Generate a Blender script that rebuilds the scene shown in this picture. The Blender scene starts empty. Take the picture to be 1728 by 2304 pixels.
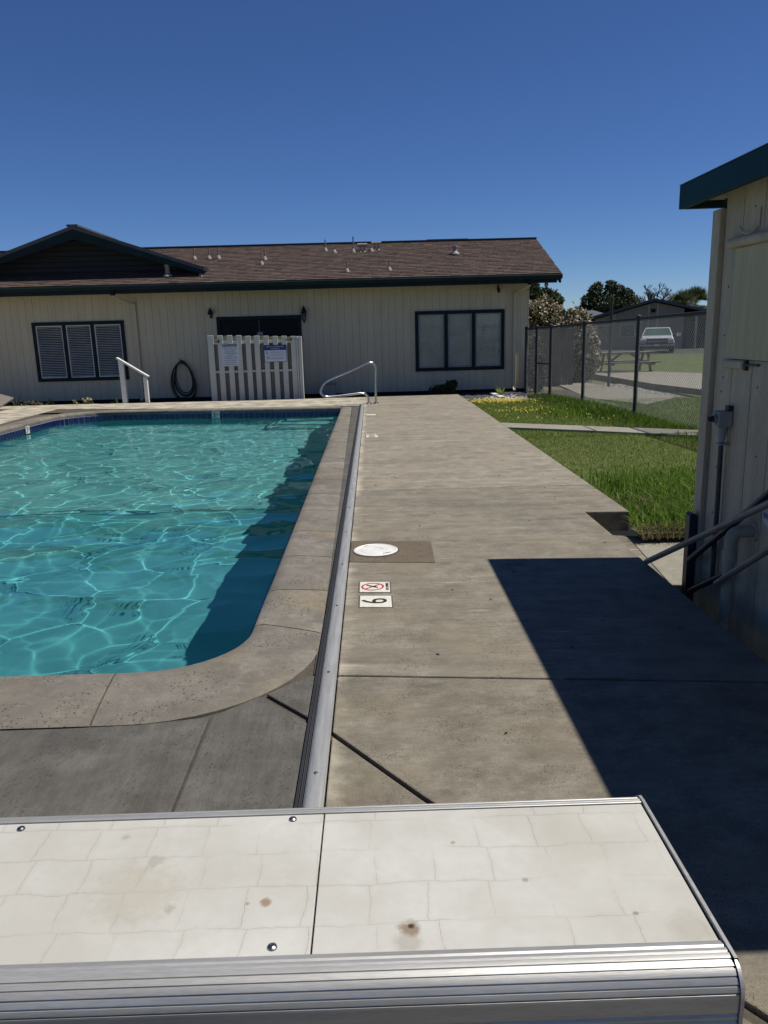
import bpy, math, random
import numpy as np
from mathutils import Matrix, Vector

S = bpy.context.scene
COL = S.collection
random.seed(7)
RNG = np.random.default_rng(11)
R_ = math.radians

# ------------------------------------------------------------------ camera, sky, sun
cam = bpy.data.cameras.new('camera')
camo = bpy.data.objects.new('camera', cam)
COL.objects.link(camo)
S.camera = camo
cam.sensor_fit = 'VERTICAL'
cam.sensor_height = 36
cam.lens = 27.05
cam.clip_start = 0.05
cam.clip_end = 3000
u_, _s, v_ = np.linalg.svd(np.array([[.9995, .029, -.010], [-.016, .226, -.974], [-.026, .974, .226]]))
m_ = Matrix((u_ @ v_).tolist()).to_4x4()
m_.translation = (0, 0, 1.42)
camo.matrix_world = m_

SUN = Vector((.5, .004, 1.0))
W = bpy.data.worlds.new('World')
S.world = W
W.use_nodes = True
wn = W.node_tree
bgn = wn.nodes['Background']
sky = wn.nodes.new('ShaderNodeTexSky')
sky.sky_type = 'NISHITA'
sky.sun_disc = False
sky.sun_elevation = math.atan2(1, math.hypot(SUN.x, SUN.y))
sky.sun_rotation = math.atan2(SUN.x, SUN.y)
sky.altitude = 2500
sky.air_density = 1
sky.dust_density = 0
sky.ozone_density = 10
hsv = wn.nodes.new('ShaderNodeHueSaturation')
hsv.inputs['Saturation'].default_value = 1.07
hsv.inputs['Hue'].default_value = .507
wn.links.new(sky.outputs[0], hsv.inputs['Color'])
wn.links.new(hsv.outputs[0], bgn.inputs[0])
bgn.inputs[1].default_value = .075
sl = bpy.data.lights.new('sun', 'SUN')
sl.energy = 5
sl.angle = R_(.53)
sl.color = (1, .95, .86)
sl.cycles.is_caustics_light = True
slo = bpy.data.objects.new('sun', sl)
COL.objects.link(slo)
slo.rotation_euler = SUN.to_track_quat('Z', 'Y').to_euler()
S.view_settings.view_transform = 'Standard'
S.view_settings.look = 'None'
S.view_settings.exposure = .1
S.view_settings.gamma = 1
S.cycles.use_denoising = True
S.cycles.max_bounces = 8
S.cycles.transparent_max_bounces = 16
S.cycles.caustics_reflective = False
S.cycles.caustics_refractive = True
S.cycles.sample_clamp_indirect = 6

# ------------------------------------------------------------------ materials
def nd(t, kind, **kw):
    n = t.nodes.new(kind)
    for k, v in kw.items():
        if k in n.inputs:
            n.inputs[k].default_value = v
        else:
            setattr(n, k, v)
    return n

def coords(t, world, stretch):
    if world:
        src = t.nodes.new('ShaderNodeNewGeometry').outputs['Position']
    else:
        src = t.nodes.new('ShaderNodeTexCoord').outputs['Object']
    mp = t.nodes.new('ShaderNodeMapping')
    mp.inputs['Scale'].default_value = stretch
    t.links.new(src, mp.inputs[0])
    return mp.outputs[0]

def noise(t, vec, scale, detail=4, rough=.55):
    n = t.nodes.new('ShaderNodeTexNoise')
    n.inputs['Scale'].default_value = scale
    n.inputs['Detail'].default_value = detail
    n.inputs['Roughness'].default_value = rough
    t.links.new(vec, n.inputs['Vector'])
    return n.outputs['Fac']

def rng_(t, fac, a, b, lo=0., hi=1.):
    n = t.nodes.new('ShaderNodeMapRange')
    n.inputs['From Min'].default_value = a
    n.inputs['From Max'].default_value = b
    n.inputs['To Min'].default_value = lo
    n.inputs['To Max'].default_value = hi
    t.links.new(fac, n.inputs['Value'])
    return n.outputs[0]

def mix(t, fac, a, b, mode='MIX'):
    n = t.nodes.new('ShaderNodeMix')
    n.data_type = 'RGBA'
    n.blend_type = mode
    for sock, v in ((n.inputs['Factor'], fac), (n.inputs['A'], a), (n.inputs['B'], b)):
        if isinstance(v, (int, float)):
            sock.default_value = v
        elif isinstance(v, tuple):
            sock.default_value = (*v, 1)
        else:
            t.links.new(v, sock)
    return n.outputs['Result']

def math_(t, op, a, b=None):
    n = t.nodes.new('ShaderNodeMath')
    n.operation = op
    for i, v in enumerate((a, b)):
        if v is None:
            continue
        if isinstance(v, (int, float)):
            n.inputs[i].default_value = v
        else:
            t.links.new(v, n.inputs[i])
    return n.outputs[0]

def new(name):
    m = bpy.data.materials.new(name)
    m.use_nodes = True
    t = m.node_tree
    return m, t, t.nodes['Principled BSDF']

def bump(t, b, h, strength=.3, dist=.01):
    n = t.nodes.new('ShaderNodeBump')
    n.inputs['Strength'].default_value = strength
    n.inputs['Distance'].default_value = dist
    t.links.new(h, n.inputs['Height'])
    t.links.new(n.outputs[0], b.inputs['Normal'])

def M(name, c, c2=None, rough=.7, metal=0., scale=4., stretch=(1, 1, 1), world=False, bmp=.0, bscale=60., fine=.12, spec=.5, objrand=0.):
    m, t, b = new(name)
    c2 = c2 or tuple(x * .75 for x in c)
    v = coords(t, world, stretch)
    f = rng_(t, noise(t, v, scale, 5), .35, .65)
    col = mix(t, f, c2, c)
    g = noise(t, v, scale * 14, 3)
    col = mix(t, fine, col, mix(t, rng_(t, g, .3, .7), (0, 0, 0), tuple(min(1, x * 1.5) for x in c)))
    if objrand:
        oi = t.nodes.new('ShaderNodeObjectInfo')
        col = mix(t, math_(t, 'MULTIPLY', oi.outputs['Random'], objrand), col, tuple(x * .45 for x in c))
    t.links.new(col, b.inputs['Base Color'])
    b.inputs['Roughness'].default_value = rough
    b.inputs['Metallic'].default_value = metal
    b.inputs['Specular IOR Level'].default_value = spec
    if bmp:
        bump(t, b, noise(t, v, bscale, 4), bmp)
    return m

def concrete(name, c, dark, light, streak=(1, 1, 1), pits=.5, stain=.5, objrand=.25, pitscale=45, warm=None, k=1., flakes=.0, bloom=.35, pitr=.3, edge=False):
    """Weathered broom-finished concrete: banding, blotches, pale bloom, flakes, pinholes, grain."""
    c, dark, light = (tuple(x * k for x in q) for q in (c, dark, light))
    m, t, b = new(name)
    w = coords(t, True, (1, 1, 1))
    s = coords(t, True, streak)
    big = noise(t, w, .9, 5, .6)
    mid = noise(t, w, 6, 7, .68)
    st = noise(t, s, 2.2, 8, .68)
    col = mix(t, rng_(t, st, .40, .60), dark, c)
    if edge:
        ex = t.nodes.new('ShaderNodeSeparateXYZ')
        t.links.new(w, ex.inputs[0])
        em = math_(t, 'MULTIPLY', rng_(t, math_(t, 'ADD', ex.outputs[0], math_(t, 'MULTIPLY', math_(t, 'SUBTRACT', noise(t, s, 9, 4), .5), .16)), -.185, -.12, 1, 0), rng_(t, noise(t, w, 3, 4), .4, .6, .2, 1))
        edge_mask = em
    col = mix(t, rng_(t, mid, .44, .66, 0, .75), col, light)
    col = mix(t, rng_(t, big, .50, .66, 0, stain), col, tuple(x * .68 for x in dark))
    if warm:
        col = mix(t, rng_(t, noise(t, w, 1.7, 6), .5, .68, 0, .7), col, tuple(x * k for x in warm))
    col = mix(t, rng_(t, noise(t, w, 2.6, 8, .72), .55, .72, 0, bloom), col, tuple(min(1, x * 1.3) for x in light))
    sp = noise(t, s, 17, 6, .72)
    col = mix(t, rng_(t, sp, .42, .62, 0, .45), col, dark)
    col = mix(t, rng_(t, noise(t, s, 30, 5, .75), .55, .7, 0, .5), col, light)
    if flakes:
        fl = t.nodes.new('ShaderNodeTexNoise')
        fl.inputs['Scale'].default_value = 7
        fl.inputs['Detail'].default_value = 3
        t.links.new(s, fl.inputs['Vector'])
        fm = math_(t, 'MULTIPLY', rng_(t, fl.outputs['Fac'], .64, .67), rng_(t, big, .42, .5, 1, .15))
        col = mix(t, math_(t, 'MULTIPLY', fm, flakes), col, tuple(min(1, x * 1.45) for x in light))
    gr = noise(t, w, 190, 3, .75)
    col = mix(t, rng_(t, gr, .32, .6, .42, 0), col, tuple(x * .45 for x in dark))
    vo = t.nodes.new('ShaderNodeTexVoronoi')
    vo.inputs['Scale'].default_value = pitscale
    vo.inputs['Randomness'].default_value = 1
    wv = t.nodes.new('ShaderNodeVectorMath')
    wv.operation = 'MULTIPLY_ADD'
    wv.inputs[1].default_value = (.03, .03, .03)
    nz = t.nodes.new('ShaderNodeTexNoise')
    nz.inputs['Scale'].default_value = 40
    t.links.new(w, nz.inputs['Vector'])
    t.links.new(nz.outputs['Color'], wv.inputs[0])
    t.links.new(w, wv.inputs[2])
    t.links.new(wv.outputs[0], vo.inputs['Vector'])
    pm = math_(t, 'MULTIPLY', rng_(t, vo.outputs['Distance'], pitr * .55, pitr, 1, 0), rng_(t, noise(t, w, 4.5, 4), .47, .56))
    col = mix(t, math_(t, 'MULTIPLY', pm, pits), col, tuple(x * .2 for x in dark))
    oi = t.nodes.new('ShaderNodeObjectInfo')
    col = mix(t, math_(t, 'MULTIPLY', oi.outputs['Random'], objrand), col, tuple(x * .7 for x in dark))
    if edge:
        col = mix(t, math_(t, 'MULTIPLY', edge_mask, .6), col, tuple(min(1, x * 1.5) for x in light))
    t.links.new(col, b.inputs['Base Color'])
    b.inputs['Roughness'].default_value = .85
    b.inputs['Specular IOR Level'].default_value = .25
    h = math_(t, 'SUBTRACT', math_(t, 'ADD', math_(t, 'MULTIPLY', gr, .45), math_(t, 'MULTIPLY', sp, .7)), math_(t, 'MULTIPLY', pm, 1.3))
    bump(t, b, h, .5, .006)
    return m

def leafmat(name, c, c2, trans=.3, rough=.6, spec=.2):
    """Two tones spread by a per-face attribute, with light through the leaf."""
    m, t, b = new(name)
    a = t.nodes.new('ShaderNodeAttribute')
    a.attribute_name = 'tone'
    col = mix(t, a.outputs['Fac'], c, c2)
    t.links.new(col, b.inputs['Base Color'])
    b.inputs['Roughness'].default_value = rough
    b.inputs['Specular IOR Level'].default_value = spec
    if trans:
        tr = t.nodes.new('ShaderNodeBsdfTranslucent')
        t.links.new(col, tr.inputs[0])
        ms = t.nodes.new('ShaderNodeMixShader')
        ms.inputs[0].default_value = trans
        t.links.new(b.outputs[0], ms.inputs[1])
        t.links.new(tr.outputs[0], ms.inputs[2])
        t.links.new(ms.outputs[0], t.nodes['Material Output'].inputs[0])
    return m

DKC = ((.213, .190, .147), (.130, .116, .090), (.276, .251, .199))
DECK0 = concrete('deck_concrete', *DKC, streak=(.9, 1.8, 1), pits=.45, stain=.4, warm=(.22, .18, .12), objrand=0, k=1.0, pitscale=95, pitr=.30, bloom=.5, edge=True)
DECK = concrete('deck_concrete', *DKC, streak=(.45, 3.6, 1), pits=.2, stain=.4, warm=(.21, .175, .125), objrand=0, k=1.10, flakes=.6, bloom=.45, edge=True)
DECK2 = concrete('deck_concrete', *DKC, streak=(.33, 3.0, 1), pits=.2, stain=.35, warm=(.215, .185, .14), objrand=.0, k=1.34, flakes=.35, bloom=.5, edge=True)
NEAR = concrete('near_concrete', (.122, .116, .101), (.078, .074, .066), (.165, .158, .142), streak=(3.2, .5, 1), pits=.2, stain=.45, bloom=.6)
COPE = concrete('coping_concrete', (.218, .198, .166), (.140, .128, .108), (.285, .262, .225), pits=.7, stain=.5, pitscale=52, pitr=.30, warm=(.265, .21, .13), bloom=.6)
PATH = concrete('path_concrete', (.30, .285, .235), (.235, .22, .18), (.34, .32, .26), pits=.3, stain=.3)
PATCH = concrete('patch_concrete', (.16, .13, .092), (.125, .1, .07), (.185, .15, .11), pits=.7, stain=.3)
BED = M('joint_dirt', (.085, .070, .052), rough=1, scale=30, world=True, bmp=.6)
SOIL = M('soil', (.085, .068, .05), (.05, .04, .03), rough=1, scale=6, world=True, bmp=.8, bscale=40)
GROUND = M('dry_ground', (.13, .12, .065), (.09, .1, .04), rough=1, scale=.4, world=True)
TURF = M('turf_soil', (.105, .12, .035), (.07, .09, .024), rough=1, scale=3, world=True, bmp=.6, bscale=30)
FARTURF = M('far_turf', (.10, .125, .035), (.07, .095, .022), rough=1, scale=1.2, world=True, bmp=.5, bscale=25, fine=.3)
GRAVEL = M('gravel_grey', (.22, .22, .22), (.1, .1, .1), rough=.9, scale=40, world=True, objrand=.3)
PLASTER = M('pool_plaster', (.115, .325, .33), (.105, .30, .305), rough=.7, scale=1.5, world=True, fine=.06)
PLASTER_TINT = M('shallow_tint_plaster', (.24, .46, .435), (.215, .43, .405), rough=.7, scale=1.5, world=True, fine=.06)  # paler copy of the pool plaster: shallow water's lighter look painted into the colour
TILE = M('cobalt_tile', (.018, .020, .105), (.010, .011, .06), rough=.12, scale=20, objrand=.6)
GROUT = M('tile_grout', (.26, .27, .33), rough=.9, scale=30, world=True)
WHITE = M('white_tile', (.74, .71, .62), (.60, .56, .47), rough=.4, scale=26, fine=.22)
GRIME = M('grimy_grout', (.10, .088, .068), (.05, .045, .036), rough=1, scale=30)
BLACK = M('black_print', (.02, .02, .02), rough=.6)
RED = M('red_print', (.42, .03, .03), rough=.6)
NAVY = M('navy_print', (.02, .03, .16), rough=.5)
GREYPRINT = M('grey_print', (.16, .17, .19), rough=.6)
SIGNW = M('sign_white', (.62, .64, .70), (.56, .58, .66), rough=.45, scale=6, fine=.05)
ALU = M('brushed_aluminium', (.46, .455, .435), (.36, .355, .34), rough=.48, metal=.55, scale=3, stretch=(1, 14, 14), bmp=.04, bscale=30)
TRACK = M('weathered_aluminium', (.40, .40, .39), (.29, .29, .285), rough=.5, metal=.4, scale=6, stretch=(10, .6, 1), bmp=.06)
RUBBER = M('dark_groove', (.03, .032, .036), rough=.7)
STEEL = M('stainless_steel', (.55, .56, .57), (.45, .45, .46), rough=.22, metal=1, scale=5)
SCREW = M('screw_steel', (.3, .3, .3), rough=.35, metal=1)
PAINT = M('cream_paint', (.62, .53, .37), (.56, .48, .335), rough=.75, scale=1.2, stretch=(3, 3, .5), bmp=.1, bscale=50, fine=.07, objrand=.06)
SHEDP = M('shed_paint', (.58, .485, .345), (.44, .365, .255), rough=.7, scale=2, stretch=(4, 4, .5), bmp=.22, bscale=60, fine=.16, objrand=.1)
NAIL = M('rusty_nail', (.06, .04, .03), rough=.8)
HATCHP = M('hatch_plywood', (.56, .50, .30), (.49, .44, .26), rough=.75, scale=2, stretch=(14, 14, .6), bmp=.15, bscale=40, fine=.08)
TEAL = M('dark_teal_paint', (.013, .028, .032), (.009, .02, .024), rough=.55, scale=3, fine=.1, spec=.12)
SHEDTEAL = M('shed_teal_paint', (.014, .060, .078), (.010, .045, .06), rough=.6, scale=3, fine=.15, bmp=.1, bscale=30, spec=.12)
DOORM = M('door_dark', (.012, .013, .015), rough=.45, spec=.12)
SHING = leafmat('roof_shingle', (.058, .041, .035), (.120, .088, .074), trans=0, rough=.95)
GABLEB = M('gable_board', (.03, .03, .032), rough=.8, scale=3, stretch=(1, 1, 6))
VPIPE = M('vent_pipe', (.20, .175, .155), rough=.7)
VENT = M('vent_paint', (.32, .27, .235), (.27, .225, .2), rough=.7, scale=8)
VINYL = M('gate_white', (.55, .54, .48), (.5, .49, .43), rough=.55, scale=3, fine=.06)
GATEB = M('gate_back_board', (.22, .205, .17), (.19, .18, .15), rough=.8, scale=3, stretch=(4, 4, .5))
WHITEP = M('white_paint', (.72, .71, .66), (.62, .61, .56), rough=.5, scale=7, fine=.08)
BLIND = M('blind_slat', (.66, .62, .53), rough=.6, scale=3)
SHUT = M('louver_slat', (.74, .70, .62), rough=.6, scale=3)
INSIDE = M('dark_room', (.012, .013, .014), rough=.9)
HOSE = M('hose_rubber', (.012, .02, .014), rough=.5)
LAMPB = M('lamp_black', (.012, .012, .012), rough=.4)
GALV = M('galvanised_wire', (.24, .255, .26), rough=.5, metal=.2)
POSTG = M('dark_post', (.022, .03, .03), rough=.6)
PVC = M('pvc_grey', (.38, .345, .27), (.32, .29, .225), rough=.45, scale=6)
BOXG = M('box_grey', (.30, .31, .31), rough=.5)
POLEG = M('pole_grey', (.30, .28, .25), (.2, .18, .15), rough=.5, metal=.3, scale=9, stretch=(1, 1, 1))
BLUE = M('blue_enamel', (.02, .033, .062), (.012, .02, .04), rough=.4, scale=7)
CONDUIT = M('conduit_blue', (.045, .05, .06), rough=.5)
WOOD = M('weathered_wood', (.20, .17, .14), (.14, .12, .1), rough=.85, scale=3, stretch=(.5, 8, 8))
BARK = M('bark', (.085, .065, .05), rough=1, scale=12, stretch=(1, 1, .3), bmp=.5)
CARW = M('truck_paint', (.60, .61, .61), rough=.25, scale=1, fine=.03, spec=.7)
CHROME = M('chrome', (.6, .6, .6), rough=.15, metal=1)
TYRE = M('tyre_rubber', (.015, .015, .015), rough=.8)
GRILLE = M('grille_dark', (.03, .03, .032), rough=.4)
HOUSEW = M('house_tan', (.30, .255, .20), (.26, .22, .17), rough=.8)
HOUSEP = M('house_pink', (.30, .19, .175), rough=.8)
HROOF = M('house_roof', (.085, .09, .105), (.065, .07, .08), rough=.9, scale=8)
TRIMT = M('house_trim', (.48, .43, .35), rough=.7)
ASPH = M('asphalt', (.05, .05, .05), rough=.95, scale=6, world=True)

def lidmat():
    m, t, b = new('lid_panel_white')
    w = coords(t, True, (1, 1, 1))
    big = noise(t, w, 3.5, 5, .6)
    fine = noise(t, w, 40, 5, .65)
    col = mix(t, rng_(t, big, .38, .66), (.41, .40, .36), (.495, .490, .458))
    col = mix(t, rng_(t, fine, .35, .7, 0, .2), col, (.36, .34, .28))
    # crazing: a wobbly net of hairline cracks, broken up by a mask
    dn = t.nodes.new('ShaderNodeTexNoise')
    dn.inputs['Scale'].default_value = 7
    dn.inputs['Detail'].default_value = 8
    dn.inputs['Roughness'].default_value = .62
    t.links.new(w, dn.inputs['Vector'])
    va = t.nodes.new('ShaderNodeVectorMath')
    va.operation = 'MULTIPLY_ADD'
    va.inputs[1].default_value = (.042, .04, 0)
    t.links.new(dn.outputs['Color'], va.inputs[0])
    t.links.new(w, va.inputs[2])
    bk = t.nodes.new('ShaderNodeTexBrick')
    bk.offset = .13
    bk.inputs['Scale'].default_value = 1
    bk.inputs['Brick Width'].default_value = .108
    bk.inputs['Row Height'].default_value = .094
    bk.inputs['Mortar Size'].default_value = .0005
    bk.inputs['Mortar Smooth'].default_value = .6
    t.links.new(va.outputs[0], bk.inputs['Vector'])
    line = bk.outputs['Fac']
    bh_ = t.nodes.new('ShaderNodeTexBrick')
    bh_.offset = .13
    bh_.inputs['Scale'].default_value = 1
    bh_.inputs['Brick Width'].default_value = .108
    bh_.inputs['Row Height'].default_value = .094
    bh_.inputs['Mortar Size'].default_value = .010
    bh_.inputs['Mortar Smooth'].default_value = 1.
    t.links.new(va.outputs[0], bh_.inputs['Vector'])
    halo = math_(t, 'MULTIPLY', bh_.outputs['Fac'], .12)
    msk = rng_(t, noise(t, w, 5, 4), .38, .55)
    ln = math_(t, 'MULTIPLY', line, msk)
    col = mix(t, math_(t, 'MULTIPLY', halo, msk), col, (.30, .27, .2))
    col = mix(t, math_(t, 'MULTIPLY', ln, .5), col, (.10, .085, .065))
    # rust spots and a grimy patch of their own
    for (px, py, r, k, cc) in ((.035, 1.095, .022, .85, (.19, .13, .08)), (.037, 1.098, .007, 1., (.05, .03, .02)), (-.215, 1.165, .012, .8, (.22, .13, .07)), (-.246, 1.163, .006, .6, (.2, .15, .1)),
                               (-.45, 1.20, .10, .4, (.30, .26, .18)), (.37, 1.30, .10, .25, (.33, .29, .22)), (.50, 1.07, .05, .4, (.28, .25, .19)), (.25, 1.2, .008, .6, (.2, .17, .13)), (-.38, 1.16, .015, .4, (.22, .2, .17)), (.13, 1.31, .006, .6, (.2, .17, .13)), (-.52, 1.36, .012, .5, (.25, .22, .18)), (.42, 1.11, .006, .7, (.18, .15, .12)), (.03, 1.065, .03, .4, (.22, .17, .11)), (-.44, 1.285, .02, .3, (.2, .18, .14))):
        di = t.nodes.new('ShaderNodeVectorMath')
        di.operation = 'DISTANCE'
        di.inputs[1].default_value = (px, py, .452)
        t.links.new(va.outputs[0] if False else w, di.inputs[0])
        d2 = math_(t, 'ADD', di.outputs['Value'], math_(t, 'MULTIPLY', math_(t, 'SUBTRACT', fine, .5), r * 1.6))
        col = mix(t, rng_(t, d2, r * .45, r, k, 0), col, cc)
    t.links.new(col, b.inputs['Base Color'])
    b.inputs['Roughness'].default_value = .55
    b.inputs['Specular IOR Level'].default_value = .3
    bump(t, b, math_(t, 'SUBTRACT', math_(t, 'MULTIPLY', fine, .3), ln), .3, .003)
    return m
LID = lidmat()

def watermat():
    m = bpy.data.materials.new('pool_water')
    m.use_nodes = True
    t = m.node_tree
    t.nodes.clear()
    o = t.nodes.new('ShaderNodeOutputMaterial')
    g = nd(t, 'ShaderNodeBsdfGlass', Roughness=0., IOR=1.33)
    g.inputs['Color'].default_value = (.74, .96, .98, 1)
    df = t.nodes.new('ShaderNodeBsdfDiffuse')
    df.inputs['Color'].default_value = (.02, .42, .42, 1)
    ms = t.nodes.new('ShaderNodeMixShader')
    ms.inputs[0].default_value = .035
    t.links.new(g.outputs[0], ms.inputs[1])
    t.links.new(df.outputs[0], ms.inputs[2])
    t.links.new(ms.outputs[0], o.inputs[0])
    return m
WATER = watermat()

def glassmat():
    m, t, b = new('window_glass')
    t.nodes.remove(b)
    tr = t.nodes.new('ShaderNodeBsdfTransparent')
    tr.inputs[0].default_value = (.90, .94, .94, 1)
    gl = t.nodes.new('ShaderNodeBsdfGlossy')
    gl.inputs['Roughness'].default_value = .02
    fr = t.nodes.new('ShaderNodeFresnel')
    fr.inputs[0].default_value = 1.5
    ms = t.nodes.new('ShaderNodeMixShader')
    t.links.new(fr.outputs[0], ms.inputs[0])
    t.links.new(tr.outputs[0], ms.inputs[1])
    t.links.new(gl.outputs[0], ms.inputs[2])
    t.links.new(ms.outputs[0], t.nodes['Material Output'].inputs[0])
    return m
GLASS = glassmat()
WSHIELD = M('windscreen_glass', (.07, .11, .105), (.05, .085, .08), rough=.1, scale=1, spec=.9)

# ------------------------------------------------------------------ builders
ORG = {}

def world_org(o):
    return ORG.get(o.name, Vector((0, 0, 0))) if o else Vector((0, 0, 0))

def link(o, parent, org):
    COL.objects.link(o)
    if parent:
        o.parent = parent
    o.location = org - world_org(parent)
    ORG[o.name] = org
    return o

def tag(o, label=None, cat=None, group=None, kind=None):
    for k, v in (('label', label), ('category', cat), ('group', group), ('kind', kind)):
        if v:
            o[k] = v
    return o

def thing(name, loc, label=None, cat=None, group=None, kind=None):
    o = bpy.data.objects.new(name, None)
    o.empty_display_size = .1
    link(o, None, Vector(loc))
    return tag(o, label, cat, group, kind)

class MB:
    def __init__(s):
        s.v, s.f, s.tone = [], [], []

    def face(s, pts, tone=None):
        i = len(s.v)
        s.v += [tuple(p) for p in pts]
        s.f.append(tuple(range(i, i + len(pts))))
        return s

    def hexa(s, p):  # 4 bottom ccw, 4 top ccw
        i = len(s.v)
        s.v += [tuple(q) for q in p]
        for a in ((3, 2, 1, 0), (4, 5, 6, 7), (0, 1, 5, 4), (1, 2, 6, 5), (2, 3, 7, 6), (3, 0, 4, 7)):
            s.f.append(tuple(i + k for k in a))
        return s

    def box(s, x0, x1, y0, y1, z0, z1):
        return s.hexa([(x0, y0, z0), (x1, y0, z0), (x1, y1, z0), (x0, y1, z0), (x0, y0, z1), (x1, y0, z1), (x1, y1, z1), (x0, y1, z1)])

    def beam(s, a, b, w, h, up=(0, 0, 1)):
        a, b = Vector(a), Vector(b)
        d = (b - a).normalized()
        x = d.cross(Vector(up)).normalized()
        z = x.cross(d)
        c = [(-1, -1), (1, -1), (1, 1), (-1, 1)]
        P = [a + x * (i * w / 2) + z * (j * h / 2) for i, j in c]
        Q = [b + x * (i * w / 2) + z * (j * h / 2) for i, j in c]
        return s.hexa(P + Q)

    def prism(s, poly, z0, z1):
        n = len(poly)
        if sum(poly[k][0] * poly[(k + 1) % n][1] - poly[(k + 1) % n][0] * poly[k][1] for k in range(n)) < 0:
            poly = poly[::-1]
        i = len(s.v)
        s.v += [(p[0], p[1], z0) for p in poly] + [(p[0], p[1], z1) for p in poly]
        s.f.append(tuple(range(i + n - 1, i - 1, -1)))
        s.f.append(tuple(range(i + n, i + 2 * n)))
        for k in range(n):
            j = (k + 1) % n
            s.f.append((i + k, i + j, i + n + j, i + n + k))
        return s

    def tube(s, path, r, n=10, cap=True):
        path = [Vector(p) for p in path]
        rs = r if isinstance(r, (list, tuple)) else [r] * len(path)
        i0 = len(s.v)
        t = (path[1] - path[0]).normalized()
        x = t.orthogonal().normalized()
        for k, p in enumerate(path):
            a = path[max(k - 1, 0)]
            b = path[min(k + 1, len(path) - 1)]
            t = (b - a).normalized()
            x = (x - t * x.dot(t)).normalized()
            y = t.cross(x)
            for j in range(n):
                an = 2 * math.pi * j / n
                s.v.append(tuple(p + (x * math.cos(an) + y * math.sin(an)) * rs[k]))
        for k in range(len(path) - 1):
            for j in range(n):
                a = i0 + k * n + j
                b = i0 + k * n + (j + 1) % n
                s.f.append((a, b, b + n, a + n))
        if cap:
            s.f.append(tuple(range(i0 + n - 1, i0 - 1, -1)))
            e = i0 + (len(path) - 1) * n
            s.f.append(tuple(range(e, e + n)))
        return s

    def lathe(s, c, prof, n=20, axis=(0, 0, 1)):
        ax = Vector(axis).normalized()
        x = ax.orthogonal().normalized()
        y = ax.cross(x)
        c = Vector(c)
        i0 = len(s.v)
        for r, h in prof:
            for j in range(n):
                a = 2 * math.pi * j / n
                s.v.append(tuple(c + ax * h + (x * math.cos(a) + y * math.sin(a)) * max(r, 1e-4)))
        for k in range(len(prof) - 1):
            for j in range(n):
                a = i0 + k * n + j
                b = i0 + k * n + (j + 1) % n
                s.f.append((a, b, b + n, a + n))
        s.f.append(tuple(range(i0 + n - 1, i0 - 1, -1)))
        e = i0 + (len(prof) - 1) * n
        s.f.append(tuple(range(e, e + n)))
        return s

    def sweep(s, prof, axis, a0, a1):
        """Extrude a closed profile of (u, z) along x or y."""
        n = len(prof)
        i = len(s.v)
        for a in (a0, a1):
            s.v += [((a, p[0], p[1]) if axis == 'x' else (p[0], a, p[1])) for p in prof]
        for k in range(n):
            j = (k + 1) % n
            s.f.append((i + k, i + j, i + n + j, i + n + k))
        s.f.append(tuple(range(i + n - 1, i - 1, -1)))
        s.f.append(tuple(range(i + n, i + 2 * n)))
        return s

    def build(s, name, mat, parent=None, smooth=False, bevel=0., org=None, kind=None, tone=None, fix=True):
        org = Vector(org) if org is not None else world_org(parent)
        me = bpy.data.meshes.new(name)
        V = np.array(s.v, dtype=np.float64) - np.array(org)
        me.from_pydata(V.tolist(), [], s.f)
        if fix and len(s.f) < 60000:
            import bmesh
            bm = bmesh.new()
            bm.from_mesh(me)
            bmesh.ops.recalc_face_normals(bm, faces=bm.faces)
            bm.to_mesh(me)
            bm.free()
        me.materials.append(mat)
        if tone is not None:
            at = me.attributes.new('tone', 'FLOAT', 'FACE')
            at.data.foreach_set('value', np.asarray(tone, dtype=np.float32))
        if smooth:
            me.shade_smooth()
            try:
                me.set_sharp_from_angle(angle=R_(38))
            except Exception:
                pass
        o = bpy.data.objects.new(name, me)
        link(o, parent, org)
        if kind:
            o['kind'] = kind
        if bevel:
            b = o.modifiers.new('edge', 'BEVEL')
            b.width = bevel
            b.segments = 2
            b.limit_method = 'ANGLE'
            b.harden_normals = False
        return o

def copy_part(src, parent, org):
    o = src.copy()
    return link(o, parent, Vector(org))

def text(name, body, mat, parent, loc, size, rot, align='CENTER', sx=1.):
    c = bpy.data.curves.new(name, 'FONT')
    c.body = body
    c.size = size
    c.align_x = align
    c.align_y = 'CENTER'
    c.extrude = .0006
    c.materials.append(mat)
    tmp = bpy.data.objects.new('font_source', c)
    me = bpy.data.meshes.new_from_object(tmp)
    bpy.data.objects.remove(tmp)
    bpy.data.curves.remove(c)
    o = bpy.data.objects.new(name, me)
    COL.objects.link(o)
    o.parent = parent
    o.location = Vector(loc) - world_org(parent)
    o.rotation_euler = rot
    o.scale = (sx, 1, 1)
    return o

def arc(cx, cy, r, a0, a1, n):
    return [(cx + r * math.cos(R_(a0 + (a1 - a0) * k / n)), cy + r * math.sin(R_(a0 + (a1 - a0) * k / n))) for k in range(n + 1)]

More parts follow.
